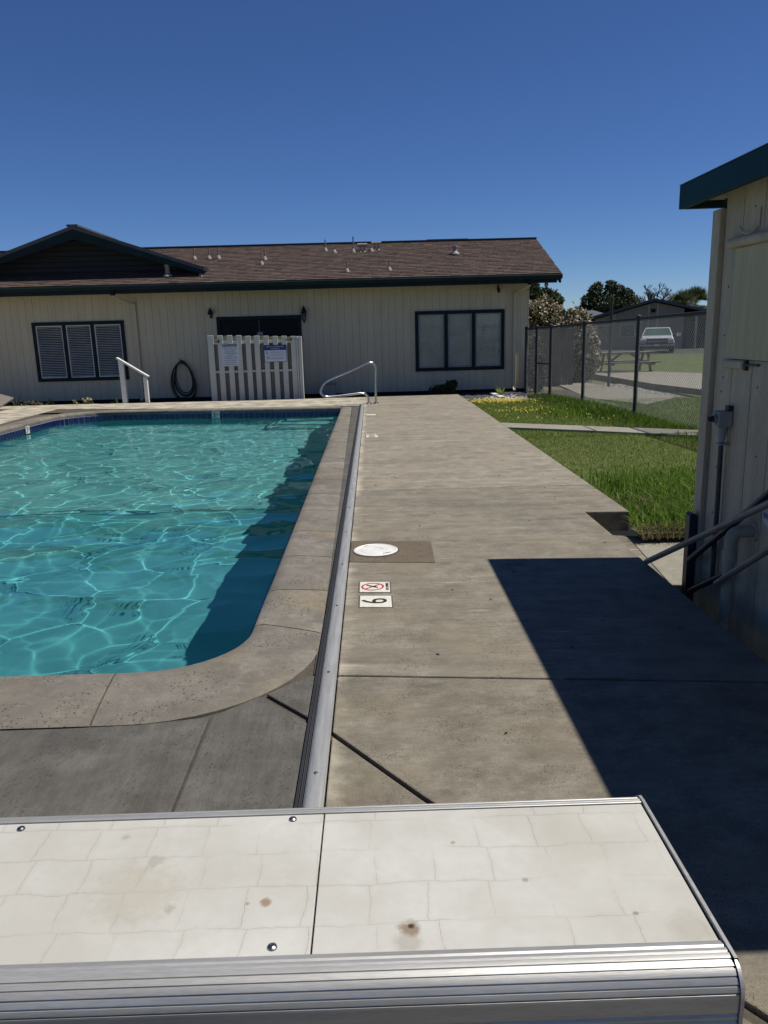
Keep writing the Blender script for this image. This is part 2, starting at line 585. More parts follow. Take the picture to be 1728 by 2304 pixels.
def tri_mesh(name, V, F, mat, tone=None, parent=None, kind=None, org=(0, 0, 0)):
    """Fast triangle mesh from numpy arrays."""
    org = Vector(org)
    me = bpy.data.meshes.new(name)
    V = np.asarray(V, dtype=np.float32) - np.array(org, dtype=np.float32)
    F = np.asarray(F, dtype=np.int32)
    k = F.shape[1]
    me.vertices.add(len(V))
    me.vertices.foreach_set('co', V.ravel())
    me.loops.add(F.size)
    me.loops.foreach_set('vertex_index', F.ravel())
    me.polygons.add(len(F))
    me.polygons.foreach_set('loop_start', np.arange(0, F.size, k, dtype=np.int32))
    me.polygons.foreach_set('loop_total', np.full(len(F), k, dtype=np.int32))
    me.update(calc_edges=True)
    me.materials.append(mat)
    if tone is not None:
        at = me.attributes.new('tone', 'FLOAT', 'FACE')
        at.data.foreach_set('value', np.asarray(tone, dtype=np.float32))
    o = bpy.data.objects.new(name, me)
    link(o, parent, org)
    if kind:
        o['kind'] = kind
    return o

# ------------------------------------------------------------------ ground
def sheet(name, quads, z, mat, label=None):
    b = MB()
    for (x0, x1, y0, y1) in quads:
        b.face([(x0, y0, z), (x1, y0, z), (x1, y1, z), (x0, y1, z)])
    o = b.build(name, mat, kind='structure', fix=False)
    if label:
        o['label'] = label
    return o

sheet('ground', [(-900, -7.2, -300, 1500), (4.9, 900, -300, 1500), (-7.2, 4.9, -300, 0.), (-7.2, 4.9, 17.2, 1500)], -.17, GROUND, 'dry flat ground running out to the horizon')
sheet('soil', [(1.5, 4.9, 0., 4.66)], -.5, SOIL, 'dark bare soil in the gap below the shed wall')

def slab(poly, parent, mat, z1=0., z0=-.16, bevel=.006, name='slab', inset=.004):
    c = np.mean(poly, axis=0)
    pp = []
    for x, y in poly:
        d = np.array([x, y]) - c
        L = np.linalg.norm(d)
        d = d / L
        pp.append((x - d[0] * inset, y - d[1] * inset))
    b = MB().prism(pp, z0, z1)
    return b.build(name, mat, parent, bevel=bevel)

def xout(y):  # outer edge of the coping on the long side
    return -.285 - .0125 * max(y - 3.6, 0)

deck = thing('pool_deck', (0, 0, 0), 'grey brown concrete deck of large cast slabs around the pool', kind='structure')
b = MB()
for q in ((-.6, 1.66, .6, 16), (-.6, 2.0, 5.95, 18), (-16, -.6, -.5, 3.0), (-16, 2, 15.8, 18), (-16, -6.4, 2.5, 16), (-.6, 1.66, -1, .6)):
    b.face([(q[0], q[1 + 1], -.016), (q[1], q[2], -.016), (q[1], q[3], -.016), (q[0], q[3], -.016)])
b = MB()
b.face([(-.55, -1, -.016), (1.62, -1, -.016), (1.62, 6, -.016), (-.55, 6, -.016)])
b.face([(-.55, 6, -.016), (1.97, 6, -.016), (1.97, 17.9, -.016), (-.55, 17.9, -.016)])
b.face([(-16, -1, -.016), (-.55, -1, -.016), (-.55, 3.0, -.016), (-16, 3.0, -.016)])
b.face([(-16, 16.0, -.016), (-.55, 15.8, -.016), (-.55, 17.7, -.016), (-16, 17.7, -.016)])
b.face([(-16, 3.0, -.016), (-6.45, 3.0, -.016), (-6.45, 16.2, -.016), (-16, 16.2, -.016)])
b.build('joint_bed', BED, deck, fix=False)
g = .008
XT = -.185
slab([(XT, 3.06), (1.655, 2.865), (1.655, 5.925), (2.0, 5.89), (2.0, 6.98), (XT, 7.03)], deck, DECK, inset=.0)
slab([(XT, 7.042), (2.0, 6.992), (2.0, 10.95), (XT, 11.05)], deck, DECK2, inset=0)
slab([(XT, 11.06), (2.0, 10.96), (2.0, 15.5), (XT, 15.74)], deck, DECK2, inset=0)
slab([(-.55, 15.79), (2.0, 15.51), (1.97, 17.95), (-.45, 17.9)], deck, DECK2, inset=0)
slab([(-3.6, 16.15), (-.56, 15.79), (-.46, 17.9), (-2.9, 17.8)], deck, DECK2, inset=0)
slab([(-6.9, 16.9), (-3.61, 16.15), (-2.91, 17.8), (-6.9, 18.1)], deck, DECK2, inset=0)
slab([(-16, 16.9), (-6.91, 16.9), (-6.91, 18.1), (-16, 18.0)], deck, DECK2, inset=0)
slab([(-16, 9.0), (-6.72, 9.0), (-6.80, 13.5), (-6.91, 16.89), (-16, 16.89)], deck, DECK2, inset=0)
slab([(-16, -1), (-6.72, -1), (-6.72, 8.99), (-16, 8.99)], deck, DECK2, inset=0)
# right of the cover track, in front of the bench: split by the long diagonal joint
slab([(XT, 2.575), (XT, 3.046), (1.655, 2.851), (1.655, -1), (1.2, -1), (.84, 1.27), (.122, 2.155)], deck, DECK0, inset=0)
slab([(XT, 2.543), (.108, 2.146), (.80, 1.25), (1.16, -1), (XT, -1)], deck, DECK0, inset=0)
# between coping and track
slab([(-.292, 3.08), (-.281, 3.08), (-.281, 15.7), (xout(15.4) + .01, 15.5)], deck, NEAR, z1=-.004, inset=0)
slab([(-.315, 3.06), (-.281, 3.06), (-.281, 2.688), (-.470, 2.899)], deck, NEAR, inset=0)
slab([(-.655, 2.725), (-.495, 2.885), (-.281, 2.645), (-.281, -1), (-.637, -1), (-.655, 2.15)], deck, NEAR, inset=0)
slab([(-6.7, 2.655), (-1.2, 2.665), (-.93, 2.675), (-.665, 2.72), (-.662, 2.15), (-.645, -1), (-6.7, -1)], deck, NEAR, inset=0)

# patch with the skimmer lid
slab([(-.18, 4.72), (.362, 4.655), (.372, 5.17), (-.18, 5.23)], deck, PATCH, z1=.005, z0=-.02, bevel=.003, name='patch_slab', inset=0)

# ------------------------------------------------------------------ pool
pool = thing('swimming_pool', (-3.4, 9, 0), 'turquoise swimming pool with cobalt waterline tiles and rough concrete coping', kind='structure')
FAR = lambda x: 15.5 - .098 * (x + .64)
inn, out = [], []
def pair(i, o):
    inn.append(i)
    out.append(o)
# near edge, left to right, rounded corner, long right side
for x in np.linspace(-6.3, -1.2, 9):
    pair((x, 3.165), (x + .03, 2.68))
for k in range(13):
    a = R_(-90 + 90 * k / 12)
    ao = R_(-90 + 90 * k / 12)
    pair((-1.08 + .44 * math.cos(a), 3.605 + .44 * math.sin(a)), (-1.0 + .715 * math.cos(ao), 3.40 + .72 * math.sin(ao)))
for y in np.linspace(3.75, 15.45, 60)[:]:
    pair((-.64, y), (xout(y), y))

PROF = [(.045, -.115), (.012, -.10), (0, -.065), (.002, -.035), (.02, -.008), (.07, .006), (.2, .014), (.42, .013), (.7, .008), (.93, .002), (1.0, -.004), (1.0, -.13), (.045, -.13)]

CUR = PROF

def cope_piece(ii, oo):
    b = MB()
    PROF = CUR
    n = len(PROF)
    i0 = len(b.v)
    for (ix, iy), (ox, oy) in zip(ii, oo):
        for t, z in PROF:
            b.v.append((ix + (ox - ix) * t, iy + (oy - iy) * t, z))
    for k in range(len(ii) - 1):
        for j in range(n):
            a = i0 + k * n + j
            c = i0 + k * n + (j + 1) % n
            b.f.append((a, c, c + n, a + n))
    b.f.append(tuple(range(i0 + n)))
    e = i0 + (len(ii) - 1) * n
    b.f.append(tuple(range(e, e + n)))
    return b

def lerp_path(P, s):
    """Point at arc length s along a polyline P."""
    acc = 0
    for a, c in zip(P[:-1], P[1:]):
        L = math.dist(a, c)
        if acc + L >= s:
            t = (s - acc) / L
            return (a[0] + (c[0] - a[0]) * t, a[1] + (c[1] - a[1]) * t)
        acc += L
    return P[-1]

def cope_range(i0, i1, gap=.004):
    """A piece between two fractional indices of the inner / outer lists."""
    idx = [i0] + [k for k in range(math.ceil(i0 + 1e-6), math.floor(i1 - 1e-6) + 1)] + [i1]
    def at(L, k):
        a = int(min(math.floor(k), len(L) - 2))
        t = k - a
        return (L[a][0] + (L[a + 1][0] - L[a][0]) * t, L[a][1] + (L[a + 1][1] - L[a][1]) * t)
    ii = [at(inn, k) for k in idx]
    oo = [at(out, k) for k in idx]
    def pull(L, a, c):
        d = math.dist(L[a], L[c])
        f = gap / d
        L[a] = (L[a][0] + (L[c][0] - L[a][0]) * f, L[a][1] + (L[c][1] - L[a][1]) * f)
    for L in (ii, oo):
        pull(L, 0, 1)
        pull(L, -1, -2)
    return cope_piece(ii, oo).build('coping_stone', COPE, pool, smooth=True)

def idx_of_y(y):
    return 22 + (y - 3.75) / (15.45 - 3.75) * 59
cuts = [0, 1.1, 2.2, 3.3, 4.4, 5.5, 6.6, 8.35, idx_of_y(3.76)]
ys = [3.42]
y = 3.76
step = [.42, .68, .66, .70, .66, .72, .68, .66, .70, .68, .7, .66, .7, .7, .68, .7, .7]
for s in step:
    y += s
    if y < 15.2:
        cuts.append(idx_of_y(y))
cuts.append(len(inn) - 1)
cuts[8] = idx_of_y(3.75) - .6
for a, c in zip(cuts[:-1], cuts[1:]):
    cope_range(a, c)
# mortar bed under the coping joints
# far and left coping
FI = [(-.66, FAR(-.66))]
for x in np.linspace(-1.2, -5.0, 10):
    FI.append((x, FAR(x)))
cx0, r0 = -5.25, 1.0
cy0 = FAR(cx0) - r0
FI += [(cx0 + r0 * math.cos(R_(a)), cy0 + r0 * math.sin(R_(a))) for a in np.linspace(95, 180, 12)]
for y in np.linspace(14.2, 3.1, 14):
    FI.append((-6.27, y))
def normals(P):
    o = []
    for k in range(len(P)):
        a = np.array(P[max(k - 1, 0)])
        c = np.array(P[min(k + 1, len(P) - 1)])
        d = (c - a) / np.linalg.norm(c - a)
        o.append((d[1], -d[0]))
    return o
nr = normals(FI)
FO = [(p[0] + n_[0] * .34, p[1] + n_[1] * .34) for p, n_ in zip(FI, nr)]
PROF_B = PROF
inn, out = FI, FO
CUR = [(t, max(z, -.07) if z > -.12 else -.09) for t, z in PROF]
CUR = [(.03, -.066), (.004, -.058), (0, -.04), (.004, -.015), (.03, -.002)] + [q for q in PROF if q[1] > .003 and q[0] > .05][:4] + [(1.0, .0), (1.0, -.08), (.03, -.08)]
k = 0.
while k < len(FI) - 1:
    e = min(k + 1.5, len(FI) - 1)
    cope_range(k, e, .003)
    k = e
inn_far = FI
# basin: walls, floor, steps, tile band
def zfloor(y):
    return -1.72 + .55 * min(max((y - 6.) / 9., 0), 1)
RI = []
for x in np.linspace(-6.27, -1.2, 8):
    RI.append((x, 3.165))
for k in range(13):
    a = R_(-90 + 90 * k / 12)
    RI.append((-1.08 + .44 * math.cos(a), 3.605 + .44 * math.sin(a)))
for y in np.linspace(3.8, 15.4, 30):
    RI.append((-.64, y))
loop = RI + FI[:-1]
loop = [(p[0], p[1]) for p in loop]
cen = (-3.4, 9.3)
def inset(p, d):
    return (p[0] + (d if p[0] < -5.5 else -d if p[0] > -1.2 else 0), p[1] + (d if p[1] < 3.6 else -d if p[1] > 14.8 else 0))
b = MB()
n = len(loop)
rings = []
def ring(d, zf_):
    i = len(b.v)
    for p in loop:
        q = inset(p, d)
        b.v.append((q[0], q[1], zf_(q[1])))
    rings.append(i)
D0 = -.018
ring(D0, lambda y: -.115)
ring(D0, lambda y: zfloor(y) + .28)
ring(.02, lambda y: zfloor(y) + .12)
ring(.10, lambda y: zfloor(y) + .03)
ring(.24, lambda y: zfloor(y))
for a, c in zip(rings[:-1], rings[1:]):
    for k in range(n):
        j = (k + 1) % n
        b.f.append((a + k, a + j, c + j, c + k))
basin = b.build('basin_wall', PLASTER, pool, smooth=True, fix=False)
def floor_part(name, mat, yy, dz=.001):
    b = MB()
    for a, c in zip(yy[:-1], yy[1:]):
        b.face([(-6.4, a, zfloor(a) + dz), (-.5, a, zfloor(a) + dz), (-.5, c, zfloor(c) + dz), (-6.4, c, zfloor(c) + dz)])
    return b.build(name, mat, pool, fix=False)
floor_ = floor_part('deep_floor', PLASTER, [2.9, 6.0] + list(np.linspace(6.5, 8.6, 4)))
floor_2 = floor_part('shallow_floor', PLASTER_TINT, [8.6] + list(np.linspace(9, 15, 7)) + [16.3])
floor_3 = floor_part('break_line_tile', M('break_line', (.05, .13, .15), rough=.5), [8.57, 8.63], .006)
steps = []
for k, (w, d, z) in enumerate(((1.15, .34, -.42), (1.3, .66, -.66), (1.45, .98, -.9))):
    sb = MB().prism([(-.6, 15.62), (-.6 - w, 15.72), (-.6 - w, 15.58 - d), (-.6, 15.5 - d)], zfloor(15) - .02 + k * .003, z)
    steps.append(sb.build('step', PLASTER_TINT, pool, bevel=.03))
# grout band all round and single tiles where the photo shows them
def band(P, d, z0, z1):
    b = MB()
    nn = normals(P)
    q = [(p[0] - n_[0] * d, p[1] - n_[1] * d) for p, n_ in zip(P, nn)]
    for a, c in zip(q[:-1], q[1:]):
        b.face([(*a, z0), (*c, z0), (*c, z1), (*a, z1)])
    return b
band(FI, .004, -.34, -.06).build('tile_grout', GROUT, pool, fix=False)
bn = MB()
band(RI, -.004, -.34, -.06).build('tile_grout', TILE, pool, fix=False)
tw, th = .096, .100
tile_src = None
acc = .03
plen = sum(math.dist(a, c) for a, c in zip(FI[:-1], FI[1:]))
def at_len(s):
    p = lerp_path(FI, s)
    q = lerp_path(FI, s + .01)
    d = Vector((q[0] - p[0], q[1] - p[1], 0)).normalized()
    return Vector((*p, 0)), d
s = .06
MARK_A = 2.48
while s < 8.6:
    for row, zc in ((0, -.124), (1, -.232)):
        p, d = at_len(s)
        ang = math.atan2(d.y, d.x)
        nrm = Vector((-d.y, d.x, 0))  # into the pool
        org = p + nrm * .009 + Vector((0, 0, zc))
        if tile_src is None:
            tb = MB().box(org.x - tw / 2, org.x + tw / 2, org.y - .006, org.y + .006, org.z - th / 2, org.z + th / 2)
            o = tb.build('tile', TILE, pool, org=org, bevel=.004)
            tile_src = o
        else:
            o = copy_part(tile_src, pool, org)
        o.rotation_euler = (random.uniform(-.012, .012), 0, ang + random.uniform(-.012, .012))
    s += tw + .014
    if plen < s:
        break

# water
def cells(X, Y, size, kk, seed, jit=.42):
    """Shallow bowls divided by rounded crests: the small chop that focuses light into a net."""
    r = np.random.default_rng(seed)
    gx, gy = X / size, Y / size
    ix, iy = np.floor(gx).astype(int), np.floor(gy).astype(int)
    n = 64
    jx, jy = r.uniform(-jit, jit, (n, n)), r.uniform(-jit, jit, (n, n))
    w = r.uniform(-.10, .10, (n, n))
    acc = np.zeros_like(X)
    for dx in (-2, -1, 0, 1, 2):
        for dy in (-2, -1, 0, 1, 2):
            cx_, cy_2 = ix + dx, iy + dy
            a, c = cx_ % n, cy_2 % n
            d2 = ((cx_ + .5 + jx[a, c] - gx) ** 2 + (cy_2 + .5 + jy[a, c] - gy) ** 2) + w[a, c]
            acc += np.exp(-kk * d2)
    return -np.log(acc + 1e-30) / kk * size * size

SWELL = []
wr = np.random.default_rng(5)
for lam0, lam1, cnt, A in ((.9, 1.7, 8, .0028), (.45, .8, 10, .00045), (.2, .32, 10, .00004)):
    for i in range(cnt):
        lam = wr.uniform(lam0, lam1)
        a = wr.uniform(0, 2 * np.pi) if lam0 < .7 else wr.normal(1.3, .7)
        SWELL.append((2 * np.pi / lam, a, A * wr.uniform(.6, 1.3), wr.uniform(0, 6.28)))

def water_height(X, Y):
    WX = X + .08 * np.sin(2.9 * Y + 1.1 * np.sin(1.7 * X)) + .035 * np.sin(7.1 * Y + 3.3 * X + 1.0)
    WY_ = Y + .08 * np.sin(2.6 * X + 1.3 * np.sin(1.9 * Y)) + .035 * np.sin(6.3 * X - 4.1 * Y + 2.0)
    far_ = np.clip((Y - 4.5) / 5, 0, 1)
    Z = (.078 + .045 * far_) * cells(WX, WY_, .36, 14, 3) + (.040 + .045 * far_) * cells(WX + 3.3, WY_ + 1.7, .20, 8, 4)
    for kk, a, A, ph in SWELL:
        Z += A * np.sin(kk * (X * np.cos(a) + Y * np.sin(a)) + ph)
    return Z

def water_grid(x0, x1, nx, ys):
    X, Y = np.meshgrid(np.linspace(x0, x1, nx), np.array(ys))
    ny = len(ys)
    idx = np.arange(nx * ny).reshape(ny, nx)
    F = np.stack([idx[:-1, :-1], idx[:-1, 1:], idx[1:, 1:], idx[1:, :-1]], -1).reshape(-1, 4)
    return np.stack([X, Y, water_height(X, Y)], -1).reshape(-1, 3), F
ya = list(np.arange(3.05, 6.4, .0065)) + [6.4]
yb = [6.4]
while yb[-1] < 16.25:
    yb.append(yb[-1] + .011 + .002 * (yb[-1] - 6.4))
Va, Fa = water_grid(-4.6, -.60, 640, ya)
Vb, Fb = water_grid(-6.33, -.60, 480, yb)
Vc, Fc = water_grid(-6.33, -4.6, 90, list(np.linspace(3.05, 6.4, 160)))
V = np.concatenate([Va, Vb, Vc])
F = np.concatenate([Fa, Fb + len(Va), Fc + len(Va) + len(Vb)])
V[:, 2] += -.178 - V[:, 2].mean()
water = tri_mesh('water', V, F, WATER, kind='structure')
water.data.shade_smooth()
water['label'] = 'rippled clear turquoise pool water with bright sun ripples'
water.cycles.is_caustics_caster = True
for o in [basin, floor_, floor_2, floor_3] + steps:
    o.cycles.is_caustics_receiver = True

# ------------------------------------------------------------------ lawn, paths, gravel
sheet('lawn', [(1.99, 4.95, 5.62, 17.25)], -.115, TURF, 'small lawn strip between pool deck and chain link fence')
PT = thing('garden_path', (3.2, 11.9, -.1), 'narrow pale concrete path crossing the lawn from the deck to the fence', kind='structure')
slab([(2.02, 12.82), (3.28, 12.05), (3.3, 11.42), (2.02, 12.18)], PT, PATH, z1=-.075, name='slab')
slab([(3.3, 12.04), (4.9, 11.1), (4.9, 10.35), (3.32, 11.41)], PT, PATH, z1=-.078, name='slab')
LS = thing('side_path', (2.3, 5.2, -.2), 'pale sunlit concrete slab below the deck step beside the shed', kind='structure')
slab([(1.66, 4.72), (1.66, 5.90), (1.97, 5.86), (1.86, 4.66)], LS, DECK, z1=-.185, z0=-.5, inset=0)
slab([(1.868, 4.655), (1.978, 5.86), (2.6, 5.72), (2.9, 4.5)], LS, PATH, z1=-.19, z0=-.5, inset=0)
sheet('curb', [(1.99, 4.05, 17.25, 17.33)], -.09, PATH, 'thin pale concrete edging between lawn and gravel bed')

pat = thing('patio', (9, 21, -.1), 'pale concrete patio beyond the chain link fence under the picnic table', kind='structure')
slab([(6.95, 25.2), (7.1, 19.6), (7.5, 17.1), (9.6, 13.4), (20, 9), (20, 15.5), (10.2, 23.0), (7.2, 28.2)], pat, PATH, z1=.0, z0=-.2, inset=0)
slab([(4.9, 17.6), (5.6, 15.8), (6.7, 17.1), (6.4, 19.4), (6.2, 24.0), (5.6, 26)], pat, PATH, z1=-.13, z0=-.2, inset=0)
sheet('lawn', [(4.95, 18, 2, 17.2)], -.155, FARTURF, 'lawn outside the chain link fence in front of the patio')
sheet('lawn', [(7.2, 60, 15.5, 44)], -.135, FARTURF, 'broad mown lawn between the patio and the parked truck')
sheet('road', [(-5, 120, 44.02, 54)], -.145, ASPH, 'asphalt road where the truck is parked')
sheet('gravel_bed', [(2.0, 5.2, 17.33, 20.2)], -.14, SOIL, 'dark gravel bed at the foot of the clubhouse wall')
sheet('planting_bed', [(-16, 2.0, 17.7, 20.2)], -.14, SOIL, 'narrow planting bed between deck and clubhouse wall')

def pebbles(name, n, region, zbase, size, mat, tones, label):
    V, F, T = [], [], []
    base = np.array([(0, 0, 1), (1, 0, .1), (.3, .95, .1), (-.8, .6, .1), (-.8, -.6, .1), (.3, -.95, .1)])
    fc = [(0, 1, 2), (0, 2, 3), (0, 3, 4), (0, 4, 5), (0, 5, 1)]
    for i in range(n):
        x, y = region()
        s_ = RNG.uniform(*size)
        a = RNG.uniform(0, 6.28)
        c, s2 = math.cos(a), math.sin(a)
        P = base * np.array([s_ * RNG.uniform(.8, 1.4), s_ * RNG.uniform(.7, 1.1), s_ * RNG.uniform(.5, .9)])
        P = np.stack([P[:, 0] * c - P[:, 1] * s2 + x, P[:, 0] * s2 + P[:, 1] * c + y, P[:, 2] + zbase], -1)
        o_ = len(V)
        V += P.tolist()
        F += [tuple(k + o_ for k in f) for f in fc]
        T += [RNG.uniform(*tones)] * 5
    o = tri_mesh(name, V, F, mat, tone=T, kind='stuff')
    o['label'] = label
    return o
PEB = leafmat('pebble', (.035, .037, .045), (.42, .41, .40), trans=0, rough=.9)
pebbles('gravel', 2600, lambda: (RNG.uniform(2.05, 4.3), RNG.uniform(17.36, 19.9)), -.14, (.015, .035), PEB, (0, .16), 'dark grey gravel covering the bed below the window')
pebbles('gravel', 380, lambda: (3.2 + RNG.normal(0, .17), 18.15 + RNG.normal(0, .33)), -.135, (.02, .045), PEB, (.6, 1), 'heap of pale gravel beside the yellow green plant')
pebbles('gravel', 1500, lambda: (RNG.uniform(5.3, 7.0), RNG.uniform(17.5, 22)), -.165, (.02, .05), PEB, (.2, .8), 'brown gravel around the thin post beyond the fence')

def blades(n, region, h, w, lean, zf=lambda x, y: -.115, seg=1):
    """Grass as bent triangles: returns vertices, triangles, tones."""
    xs, ys = region(n)
    n = len(xs)
    a = RNG.uniform(0, 2 * np.pi, n)
    hh = RNG.uniform(h[0], h[1], n)
    ll = RNG.uniform(0, lean, n) * hh
    la = RNG.uniform(0, 2 * np.pi, n)
    ww = RNG.uniform(w[0], w[1], n)
    z0 = np.array([zf(x, y) for x, y in zip(xs, ys)]) if not np.isscalar(zf) else np.full(n, zf)
    dx, dy = np.cos(a) * ww / 2, np.sin(a) * ww / 2
    p0 = np.stack([xs - dx, ys - dy, z0], -1)
    p1 = np.stack([xs + dx, ys + dy, z0], -1)
    if seg == 1:
        p2 = np.stack([xs + np.cos(la) * ll, ys + np.sin(la) * ll, z0 + hh * .95], -1)
        V = np.stack([p0, p1, p2], 1).reshape(-1, 3)
        F = np.arange(3 * n).reshape(n, 3)
        return V, F, RNG.uniform(0, 1, n)
    m1 = np.stack([xs + np.cos(la) * ll * .25, ys + np.sin(la) * ll * .25, z0 + hh * .6], -1)
    off = np.stack([dx * .8, dy * .8, np.zeros(n)], -1)
    p2 = np.stack([xs + np.cos(la) * ll, ys + np.sin(la) * ll, z0 + hh * np.clip(1 - RNG.uniform(0, .25, n), 0, 1)], -1)
    V = np.stack([p0, p1, m1 - off, m1 + off, p2], 1).reshape(-1, 3)
    base = np.arange(n)[:, None] * 5
    F = np.concatenate([base + np.array([[0, 1, 3]]), base + np.array([[0, 3, 2]]), base + np.array([[2, 3, 4]])], 1).reshape(-1, 3)
    return V, F, np.repeat(RNG.uniform(0, 1, n), 3)

def join(parts):
    V, F, T, o = [], [], [], 0
    for v, f, t in parts:
        V.append(v)
        F.append(f + o)
        T.append(t)
        o += len(v)
    return np.concatenate(V), np.concatenate(F), np.concatenate(T)

GRASS = leafmat('grass_blade', (.105, .165, .022), (.26, .325, .07), trans=.4)
GRASSD = leafmat('grass_blade_deep', (.065, .14, .014), (.19, .29, .04), trans=.42)
DRYG = leafmat('straw', (.16, .14, .06), (.26, .23, .13), trans=.2)

def fence_x(y):
    return np.interp(y, [2, 11, 13.6, 16.3, 17.9, 18.7, 19.4], [5.0, 4.78, 4.62, 4.42, 4.09, 3.94, 3.80])
def path_lo(x):
    return 12.18 - (x - 2.02) * .6
def lawn_region(y0, y1, x0=2.0, x1=None, power=1.):
    def f(n):
        ys = y0 + (y1 - y0) * RNG.uniform(0, 1, n) ** power
        hi = fence_x(ys) + .02 if x1 is None else np.full(n, x1)
        xs = x0 + (hi - x0) * RNG.uniform(0, 1, n)
        keep = ~((ys > path_lo(xs) - .03) & (ys < path_lo(xs) + .66))
        keep &= ~((xs < 2.05) & (ys < 5.9))
        return xs[keep], ys[keep]
    return f
parts = [blades(60000, lawn_region(5.72, 11.2, power=1.1), (.018, .042), (.004, .008), .9, -.118),
         blades(42000, lawn_region(11.0, 17.25), (.022, .048), (.006, .012), .9, -.118)]
o = tri_mesh('grass', *join(parts)[:2], GRASS, tone=join(parts)[2], kind='stuff')
o['label'] = 'short mown green grass on the lawn strip'
def near_fence(n):
    ys = RNG.uniform(6, 18.2, n)
    xs = fence_x(ys) - np.abs(RNG.normal(0, .32, n)) + RNG.uniform(-.05, .25, n)
    keep = (xs > 2.1) & ~((ys > path_lo(xs) - .02) & (ys < path_lo(xs) + .62)) & ~((ys > 17.3) & (xs < 3.6))
    return xs[keep], ys[keep]
def clump(cx, cy, sx, sy):
    def f(n):
        xs, ys = RNG.normal(cx, sx, n), RNG.normal(cy, sy, n)
        k = (xs > 2.0) & (ys > 5.66 + RNG.uniform(-.08, .06, n)) & (xs < 4.6)
        return xs[k], ys[k]
    return f
parts = [blades(12000, near_fence, (.04, .13), (.008, .014), .9, -.12, 2),
         blades(2600, clump(2.75, 6.9, .33, .42), (.09, .23), (.007, .012), 1.2, -.12, 2),
         blades(3600, clump(2.5, 6.05, .34, .26), (.06, .15), (.006, .011), 1.2, -.12, 2),
         blades(900, clump(3.2, 7.4, .4, .5), (.06, .15), (.008, .013), 1., -.12, 2),
         blades(1300, clump(3.9, 14.2, .35, .5), (.08, .2), (.010, .015), .9, -.12, 2),
         blades(900, lambda n: (RNG.uniform(2.0, 2.1, n), RNG.uniform(6, 17.2, n)), (.05, .11), (.008, .012), 1.1, -.12, 2)]
v, f, t = join(parts)
o = tri_mesh('grass', v, f, GRASSD, tone=t, kind='stuff')
o['label'] = 'long uncut grass tufts along the fence and by the shed'
v, f, t = join([blades(900, lambda n: (RNG.uniform(2.0, 2.62, n), 5.68 + RNG.normal(0, .05, n)), (.04, .13), (.004, .008), 1.6, -.15, 2),
                blades(160, clump(2.3, 6.3, .25, .15), (.1, .2), (.005, .009), 1.8, -.12, 2)])
o = tri_mesh('grass', v, f, DRYG, tone=t, kind='stuff')
o['label'] = 'dry straw coloured grass edge by the sunlit slab'
def outside(n):
    ys = RNG.uniform(6.5, 17, n)
    xs = fence_x(ys) + .05 + np.abs(RNG.uniform(0, 1, n)) ** 1.4 * 5
    k = (xs < 6.9 + (17 - ys) * .7)
    return xs[k], ys[k]
v, f, t = join([blades(46000, outside, (.03, .075), (.008, .016), .8, -.158)])
o = tri_mesh('grass', v, f, GRASS, tone=t, kind='stuff')
o['label'] = 'short grass outside the chain link fence'

YEL = leafmat('yellow_petal', (.42, .30, .02), (.5, .40, .05), trans=.2)
def petals(n, fx):
    xs, ys = fx(n)
    n = len(xs)
    z = RNG.uniform(-.09, -.035, n)
    s_ = RNG.uniform(.006, .013, n)
    V = np.stack([np.stack([xs - s_, ys - s_, z], -1), np.stack([xs + s_, ys - s_, z], -1), np.stack([xs + s_, ys + s_, z + .012], -1), np.stack([xs - s_, ys + s_, z + .012], -1)], 1).reshape(-1, 3)
    return V, np.arange(4 * n).reshape(n, 4), RNG.uniform(0, 1, n)
def fl_region(n):
    xs, ys = RNG.normal(2.65, .40, n), RNG.normal(16.85, .28, n)
    k = (xs > 2.03) & (ys < 17.22)
    a, c = RNG.normal(2.9, .3, 60), RNG.normal(14.7, .25, 60)
    e, g_ = RNG.uniform(2.3, 4.3, 50), RNG.uniform(12.8, 16.5, 50)
    return np.concatenate([xs[k], a, e]), np.concatenate([ys[k], c, g_])
v, f, t = petals(400, fl_region)
o = tri_mesh('flowers', v, f, YEL, tone=t, kind='stuff')
o['label'] = 'patch of small yellow flowers in the grass by the deck corner'

# ------------------------------------------------------------------ clubhouse
WY = 20.0
CL = thing('clubhouse', (-2.4, WY, -.17), 'long low cream clubhouse with brown shingle roof and dark teal trim', 'building')
XL, XR = -14., 3.965
openings = [(1.11, 3.375, .445, 1.935), (-8.5, -6.2, .44, 1.905), (-3.88, -1.755, -.2, 1.925)]
MB().box(XL, XR, WY + .03, WY + .2, -.17, 2.75).build('wall_core', INSIDE, CL)
bw = .185
x = XR - bw
k = 0
while x > -11.2:
    a, c = x + .0022, x + bw - .0022
    xs = sorted({a, c} | {q for op in openings for q in op[:2] if a < q < c})
    for p, q in zip(xs[:-1], xs[1:]):
        mid = (p + q) / 2
        zs = [(-.17, 2.66)]
        for (o0, o1, z0, z1) in openings:
            if o0 < mid < o1:
                zs = [(u0, u1) for u0, u1 in ((-.17, z0), (z1, 2.66)) if u1 - u0 > .02]
        for z0, z1 in zs:
            MB().box(p, q, WY - .005, WY + .028, z0, z1).build('siding_board', PAINT, CL)
    x -= bw
MB().box(XR - .0, XR + .03, WY - .012, WY + .12, -.17, 2.7).build('corner_board', PAINT, CL, bevel=.004)
MB().box(-11.2, XR + .02, WY - .02, WY - .006, -.17, -.05).build('foundation_strip', DOORM, CL)
MB().box(XR - .19, XR, WY + .2, 26.2, -.17, 2.62).build('side_wall', PAINT, CL)

